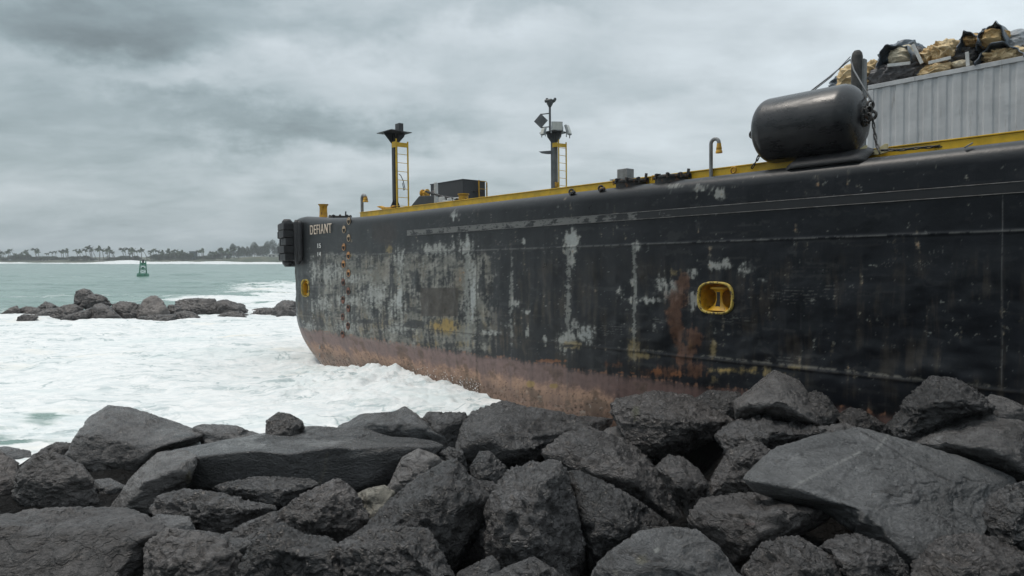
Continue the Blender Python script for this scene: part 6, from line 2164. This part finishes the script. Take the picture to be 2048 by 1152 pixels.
    B('huge smooth dark boulder filling the lower left corner', 7.2,
      [(-80, 1035, .4), (0, 1026, .6), (68, 1017, .8), (154, 1015, .9), (246, 1015, .8), (284, 1026, .6), (321, 1050, .4), (333, 1066, .2), (304, 1085, 0), (294, 1200, -.2), (-80, 1200, -.2)],
      [(-60, 1062, -.3), (80, 1068, -.5), (160, 1085, -.5), (245, 1072, -.35), (280, 1110, -.35), (150, 1180, -.8), (-40, 1180, -.8)], 'brown', 41, 14, amp=0.7)
    B('small rock ridge between the humped boulder and the lower row', 7.7, [(325, 1062), (400, 1060), (445, 1068), (508, 1078), (485, 1112), (400, 1110)], None, 'basalt', 42, 12, sub=5)
    B('square dark boulder left of centre with rough flat faces', 8.2, [(545, 1030), (600, 990), (672, 956), (690, 964), (716, 992), (739, 1033), (687, 1075), (600, 1082), (560, 1060)],
      [(590, 1020, -.25), (665, 985, -.2), (700, 1010, -.25), (640, 1050, -.4), (690, 1060, -.25)], 'basalt', 43, 15, amp=1.3)
    B('rubbly slope boulder below the square dark one', 8.0, [(430, 1075), (480, 1050), (548, 1022), (570, 1045), (600, 1080), (540, 1100), (460, 1100)], None, 'basalt', 44, 12, sub=5)
    B('rough boulder at the bottom edge right of the corner giant', 6.6, [(288, 1200), (292, 1088), (335, 1055), (386, 1062), (455, 1080), (482, 1108), (455, 1200)], None, 'brown', 45, 12)
    B('pyramid-topped boulder at the bottom edge left of centre', 6.3, [(440, 1200), (506, 1081), (564, 1043), (608, 1069), (655, 1072), (684, 1094), (712, 1190), (600, 1210)], None, 'basalt', 46, 13, amp=1.2)
    # --- lower right
    B('greenish smooth boulder with white specks at the bottom centre right', 5.6,
      [(1150, 1180), (1213, 1108), (1279, 1063), (1337, 1054), (1390, 1059), (1434, 1093), (1510, 1180), (1330, 1210)], None, 'slab', 47, 9, marks=[('spot', (1283, 1118, 22, 16), (0.17, 0.16, 0.11), .55), ('spot', (1312, 1100, 7, 6), (0.3, 0.3, 0.28), .6), ('spot', (1230, 1145, 12, 8), (0.3, 0.29, 0.25), .5)])
    B('low dark ledge of rock under the humped boulder at the bottom', 5.9, [(975, 1150), (1068, 1113), (1150, 1165), (1150, 1200), (980, 1200)], None, 'basalt', 48, 12, sub=5)
    B('huge pale smooth slab with a white vein tilted across the right', 6.8,
      [(1494, 968, .1), (1506, 942, .2), (1552, 896, .5), (1635, 871, .75), (1722, 857, 1.0), (1813, 884, .95), (1925, 913, .88), (2048, 963, .68), (1990, 995, .42), (1972, 1040, .05), (1955, 1100, -.4), (1850, 1160, -.5), (1828, 1160, -.6), (1780, 1105, -.35), (1660, 1030, -.1), (1585, 995, 0), (1500, 990, 0)],
      [(1500, 962, -.1), (1560, 968, -.25), (1630, 988, -.4), (1700, 1020, -.55), (1765, 1062, -.65), (1832, 1122, -.8)], 'slab_pale', 49, 26, thick=0.25, cuts=0, amp=0.75, merge=0.99, sub=7,
      marks=[('line', [(1568, 983), (1640, 945), (1720, 904)], (0.26, 0.26, 0.25), .7), ('line', [(1776, 870), (1765, 885), (1752, 900)], (0.3, 0.3, 0.29), .6), ('spot', (1780, 985, 26, 14), (0.035, 0.034, 0.034), .6), ('spot', (1850, 1022, 40, 12), (0.05, 0.05, 0.05), .4), ('spot', (1585, 915, 16, 8), (0.2, 0.2, 0.2), .4),
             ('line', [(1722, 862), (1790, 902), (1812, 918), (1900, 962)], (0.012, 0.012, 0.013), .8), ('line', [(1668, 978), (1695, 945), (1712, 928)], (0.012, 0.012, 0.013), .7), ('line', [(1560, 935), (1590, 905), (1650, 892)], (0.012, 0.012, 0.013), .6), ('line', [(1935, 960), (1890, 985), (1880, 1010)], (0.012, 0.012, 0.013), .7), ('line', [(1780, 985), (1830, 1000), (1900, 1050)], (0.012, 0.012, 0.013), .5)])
    B('very dark rough boulder cut by the right edge over the pale slab', 5.6, [(1964, 1028), (1978, 993), (2012, 971), (2090, 955), (2100, 1120), (1990, 1080)], None, 'basalt', 50, 12)
    B('rough dark boulder in the lower right corner', 5.2, [(1826, 1125), (1879, 1074), (1937, 1066), (1987, 1074), (2070, 1113), (2090, 1200), (1826, 1200)], None, 'basalt', 51, 12)
    B('rough boulder at the bottom edge under the tip of the pale slab', 5.6, [(1637, 1096), (1676, 1070), (1713, 1066), (1780, 1091), (1815, 1134), (1822, 1190), (1700, 1200)], None, 'basalt', 52, 12)
    B('knobbly boulder at the bottom edge below the layered flat one', 5.6, [(1485, 1140), (1523, 1086), (1560, 1074), (1597, 1072), (1641, 1099), (1700, 1126), (1740, 1180), (1600, 1200), (1498, 1190)], None, 'basalt', 53, 12)
    B('layered flat-topped boulder below the left tip of the pale slab', 6.6,
      [(1380, 1028, .2), (1407, 995, .6), (1465, 987, .8), (1564, 984, .8), (1639, 1004, .6), (1664, 1018, .4), (1658, 1038, .2), (1614, 1068, 0), (1589, 1078, 0), (1490, 1140, -.2), (1430, 1085, -.1), (1380, 1055, 0)],
      [(1410, 1030, -.2), (1500, 1030, -.35), (1600, 1025, -.2), (1640, 1035, -.05), (1500, 1090, -.45)], 'brown', 54, 13, marks=[('spot', (1500, 1047, 12, 8), (0.12, 0.08, 0.075), .5), ('spot', (1578, 1008, 4, 2), (0.4, 0.4, 0.38), .8), ('spot', (1435, 1060, 6, 2), (0.3, 0.3, 0.28), .7)])


foreground()


def ground():
    """stone ground the boulders lie on, dropping under the water"""
    b = np.array(BASES)
    xs = np.linspace(-9, 14, 120)
    ys_ = np.linspace(-3, 16.5, 100)
    Xg, Yg = np.meshgrid(xs, ys_)
    P = np.stack([Xg.ravel(), Yg.ravel()], 1)
    d2 = ((P[:, None, :] - b[None, :, :2]) ** 2).sum(2) + 0.15
    wt = d2 ** -2.0
    z = (wt * b[None, :, 2]).sum(1) / wt.sum(1) - 0.10
    z = np.where(P[:, 1] < 5, np.maximum(z, np.minimum(0.6 + (5 - P[:, 1]) * 0.25, 2.2)) * 1.0, z)
    edge = 12.8 + 0.06 * P[:, 0] + 0.25 * np.maximum(P[:, 0], 0) * 0
    z = np.where(P[:, 1] < 13.1, np.maximum(z, 0.16), z)
    z -= 1.2 * np.maximum(P[:, 1] - edge, 0) ** 1.2 * (P[:, 0] < 3.5)
    # keep the ground below the tops of the boulders lying on it
    cs = 0.25
    cells = {}
    for Wr in ROCKS:
        kx, ky = np.floor(Wr[:, 0] / cs).astype(int), np.floor(Wr[:, 1] / cs).astype(int)
        key = kx * 10000 + ky
        od = np.lexsort((Wr[:, 2], key))
        ku, first = np.unique(key[od][::-1], return_index=True)
        tops = Wr[:, 2][od][::-1][first]
        for a_, b_ in zip(ku, tops):
            cells[a_] = min(cells.get(a_, 99), b_)
    pk = np.floor(P[:, 0] / cs).astype(int) * 10000 + np.floor(P[:, 1] / cs).astype(int)
    lim = np.array([cells.get(a_, 99.0) for a_ in pk])
    z = np.minimum(z, lim - 0.35)
    z = np.where((P[:, 1] < 12.8), np.maximum(z, 0.1), z)
    z += 0.10 * fbm(np.stack([P[:, 0] * 2.2, P[:, 1] * 2.2, P[:, 0] * 0], 1), 4, 0.6)
    n = len(xs)
    i = np.arange((len(ys_) - 1) * n).reshape(-1, n)[:, :-1].ravel()
    F = np.stack([i, i + 1, i + n + 1, i + n], 1)
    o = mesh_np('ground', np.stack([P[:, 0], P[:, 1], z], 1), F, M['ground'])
    add_attr(o, 'mark', np.zeros((len(P), 4)))
    tag(o, 'stony ground under the boulders, darkened for the shade in the gaps', 'ground', kind='structure')
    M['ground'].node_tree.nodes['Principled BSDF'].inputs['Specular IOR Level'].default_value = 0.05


M['ground'] = rock_mat('gap_shaded_rubble', (0.008, 0.008, 0.008), (0.016, 0.016, 0.016), 0.6, 6.0, 0.02)  # near-black colour stands in for the deep shade between the boulders
ground()


def breakwater():
    def T(lst):
        return [(x / 3.413, 470 + y / 3.413) for x, y in lst]
    items = [
        ('low dark rock forming the left tip of the breakwater', 45, [(-60, 550), (0, 542), (70, 497), (108, 481), (135, 515), (130, 560), (-60, 565)], 'far_rock'),
        ('flat rounded rock second from the left on the breakwater', 45.5, [(125, 545), (140, 505), (175, 490), (255, 497), (295, 530), (280, 560), (140, 560)], 'far_rock'),
        ('pointed grey rock behind the left part of the breakwater', 47, [(245, 505), (310, 456), (350, 468), (402, 495), (390, 530), (260, 530)], 'far_rock'),
        ('low pale rock washed by foam in front of the left breakwater', 42, [(112, 598), (125, 560), (160, 543), (220, 545), (262, 560), (230, 590), (170, 604)], 'far_rock'),
        ('long low rock sloping into the foam on the left breakwater', 44, [(210, 560), (300, 514), (345, 500), (410, 505), (400, 560), (330, 572)], 'far_rock'),
        ('large brown rock left of the tallest breakwater rock', 43.5, [(335, 575), (395, 500), (440, 482), (505, 473), (565, 500), (560, 570), (430, 590)], 'far_rock'),
        ('tallest rounded boulder on top of the breakwater', 45, [(508, 480), (510, 420), (522, 385), (568, 367), (615, 378), (634, 400), (640, 450), (560, 490)], 'far_rock'),
        ('smooth sloping boulder leaning right of the tallest breakwater boulder', 44.5, [(545, 490), (575, 425), (610, 405), (660, 404), (715, 420), (762, 475), (700, 510), (600, 510)], 'far_rock'),
        ('dark wedge rock at the foam below the tallest breakwater boulder', 42.3, [(408, 585), (450, 550), (560, 518), (620, 495), (640, 545), (600, 592), (480, 598)], 'far_rock'),
        ('rounded brown rock with pale top in the middle front of the breakwater', 42.6, [(595, 588), (625, 510), (650, 478), (690, 468), (740, 485), (800, 540), (835, 575), (700, 590)], 'far_rock'),
        ('broad flat-topped rock left of the pale domed breakwater boulder', 44, [(755, 510), (775, 475), (830, 454), (900, 462), (955, 478), (985, 560), (830, 580), (770, 560)], 'far_rock'),
        ('pale domed boulder in the middle of the breakwater', 43.8, [(940, 560), (955, 490), (985, 445), (1030, 420), (1065, 418), (1105, 450), (1155, 530), (1120, 575), (980, 578)], 'far_rock_pale'),
        ('low dark rock along the foam under the pale domed boulder', 42.2, [(930, 578), (960, 556), (1070, 545), (1190, 540), (1195, 578), (1060, 588)], 'far_rock'),
        ('small dark rock right behind the pale domed boulder', 44.6, [(1130, 545), (1150, 480), (1185, 478), (1230, 500), (1255, 550), (1180, 570)], 'far_rock'),
        ('rounded dark rock ending the middle breakwater at the foam', 43, [(1170, 572), (1195, 535), (1260, 517), (1320, 530), (1362, 560), (1350, 577), (1200, 580)], 'far_rock'),
        ('broad long block with flat top on the right of the breakwater', 46.5, [(1195, 510), (1210, 455), (1250, 439), (1340, 434), (1460, 438), (1482, 480), (1460, 530), (1300, 545)], 'far_rock'),
        ('smooth sloping rock at the right end of the main breakwater', 46, [(1360, 535), (1440, 490), (1485, 456), (1540, 444), (1600, 462), (1655, 472), (1690, 530), (1500, 545)], 'far_rock'),
        ('low rounded rock lying alone in the foam right of the breakwater', 44, [(1475, 568), (1500, 543), (1560, 525), (1630, 518), (1695, 548), (1680, 562), (1560, 572)], 'far_rock'),
        ('dark low rock left of the rock by the barge bow', 45, [(1690, 556), (1740, 520), (1800, 497), (1870, 500), (1900, 560), (1800, 572)], 'far_rock'),
        ('tall dark rock on the breakwater right beside the barge bow', 44.5, [(1850, 570), (1872, 500), (1900, 470), (1940, 448), (2000, 452), (2070, 490), (2110, 570), (1960, 580)], 'far_rock'),
        ('small flat rock far behind the gap right of the breakwater', 49, [(1690, 520), (1740, 505), (1800, 496), (1830, 515), (1760, 528)], 'far_rock'),
    ]
    for k, (lab, y0, ol, st) in enumerate(items):
        o2 = T(ol)
        zb = min(at(x, y, y0).z for x, y in o2)
        if zb > -0.5:                       # carry the foot of the boulder below the water
            xs = [q[0] for q in o2]
            drop = (zb + 0.5) / (y0 / FPX)
            yb = max(q[1] for q in o2)
            if k not in (6, 7):
                o2 = o2 + [(min(xs) + 4, yb + drop), (max(xs) - 4, yb + drop)]
        boulder(lab, y0, o2, None, st, 200 + k, 9, 0.7, 5, 0.3, 3, 2.6, group='breakwater boulders', name='breakwater_boulder', grow=1.10, drop=0)


breakwater()

# ================================================================== spray
def spray():
    rnd = random.Random(21)
    mb = MB()
    for k in range(420):
        u = rnd.choice([rnd.uniform(0.0, 9.0), rnd.uniform(7.5, 10.5), rnd.uniform(9.0, 10.5)])
        h = rnd.random() ** 2.2 * (0.28 + 0.28 * math.exp(-((u - 8.6) / 1.6) ** 2))
        v = -abs(rnd.gauss(0.06, 0.18)) - 0.05
        base = -0.28 + 0.46 * min(1, max(0, u / 8.5))
        r_ = rnd.uniform(0.004, 0.012) * (1 if h > 0.15 else 1.8)
        mb.ico((u, v, base + h), (r_, r_, r_ * rnd.uniform(0.7, 1.6)), 1)
    o = mb.build('spray', M['spray'], None, True)
    o.matrix_world = B_MAT
    tag(o, 'white droplets of surf splashing up against the hull', 'spray', kind='stuff')


M['spray'] = plain('white_spray', (0.82, 0.83, 0.83), 0.5, var=0.05)
spray()

# ================================================================== sea haze
def haze():
    m = bpy.data.materials.new('haze_air')
    m.use_nodes = True
    nt = m.node_tree
    nt.nodes.remove(nt.nodes['Principled BSDF'])
    vo = nt.nodes.new('ShaderNodeVolumePrincipled')
    vo.inputs['Color'].default_value = (0.88, 0.93, 0.96, 1)
    vo.inputs['Density'].default_value = HAZE
    vo.inputs['Anisotropy'].default_value = 0.2
    nt.links.new(vo.outputs[0], nt.nodes['Material Output'].inputs['Volume'])
    o = MB().box((0, 480, 12.5), (3200, 1240, 35)).build('haze', m)
    tag(o, 'thin grey rain haze over the water', 'haze', kind='stuff')


if HAZE > 0:
    haze()
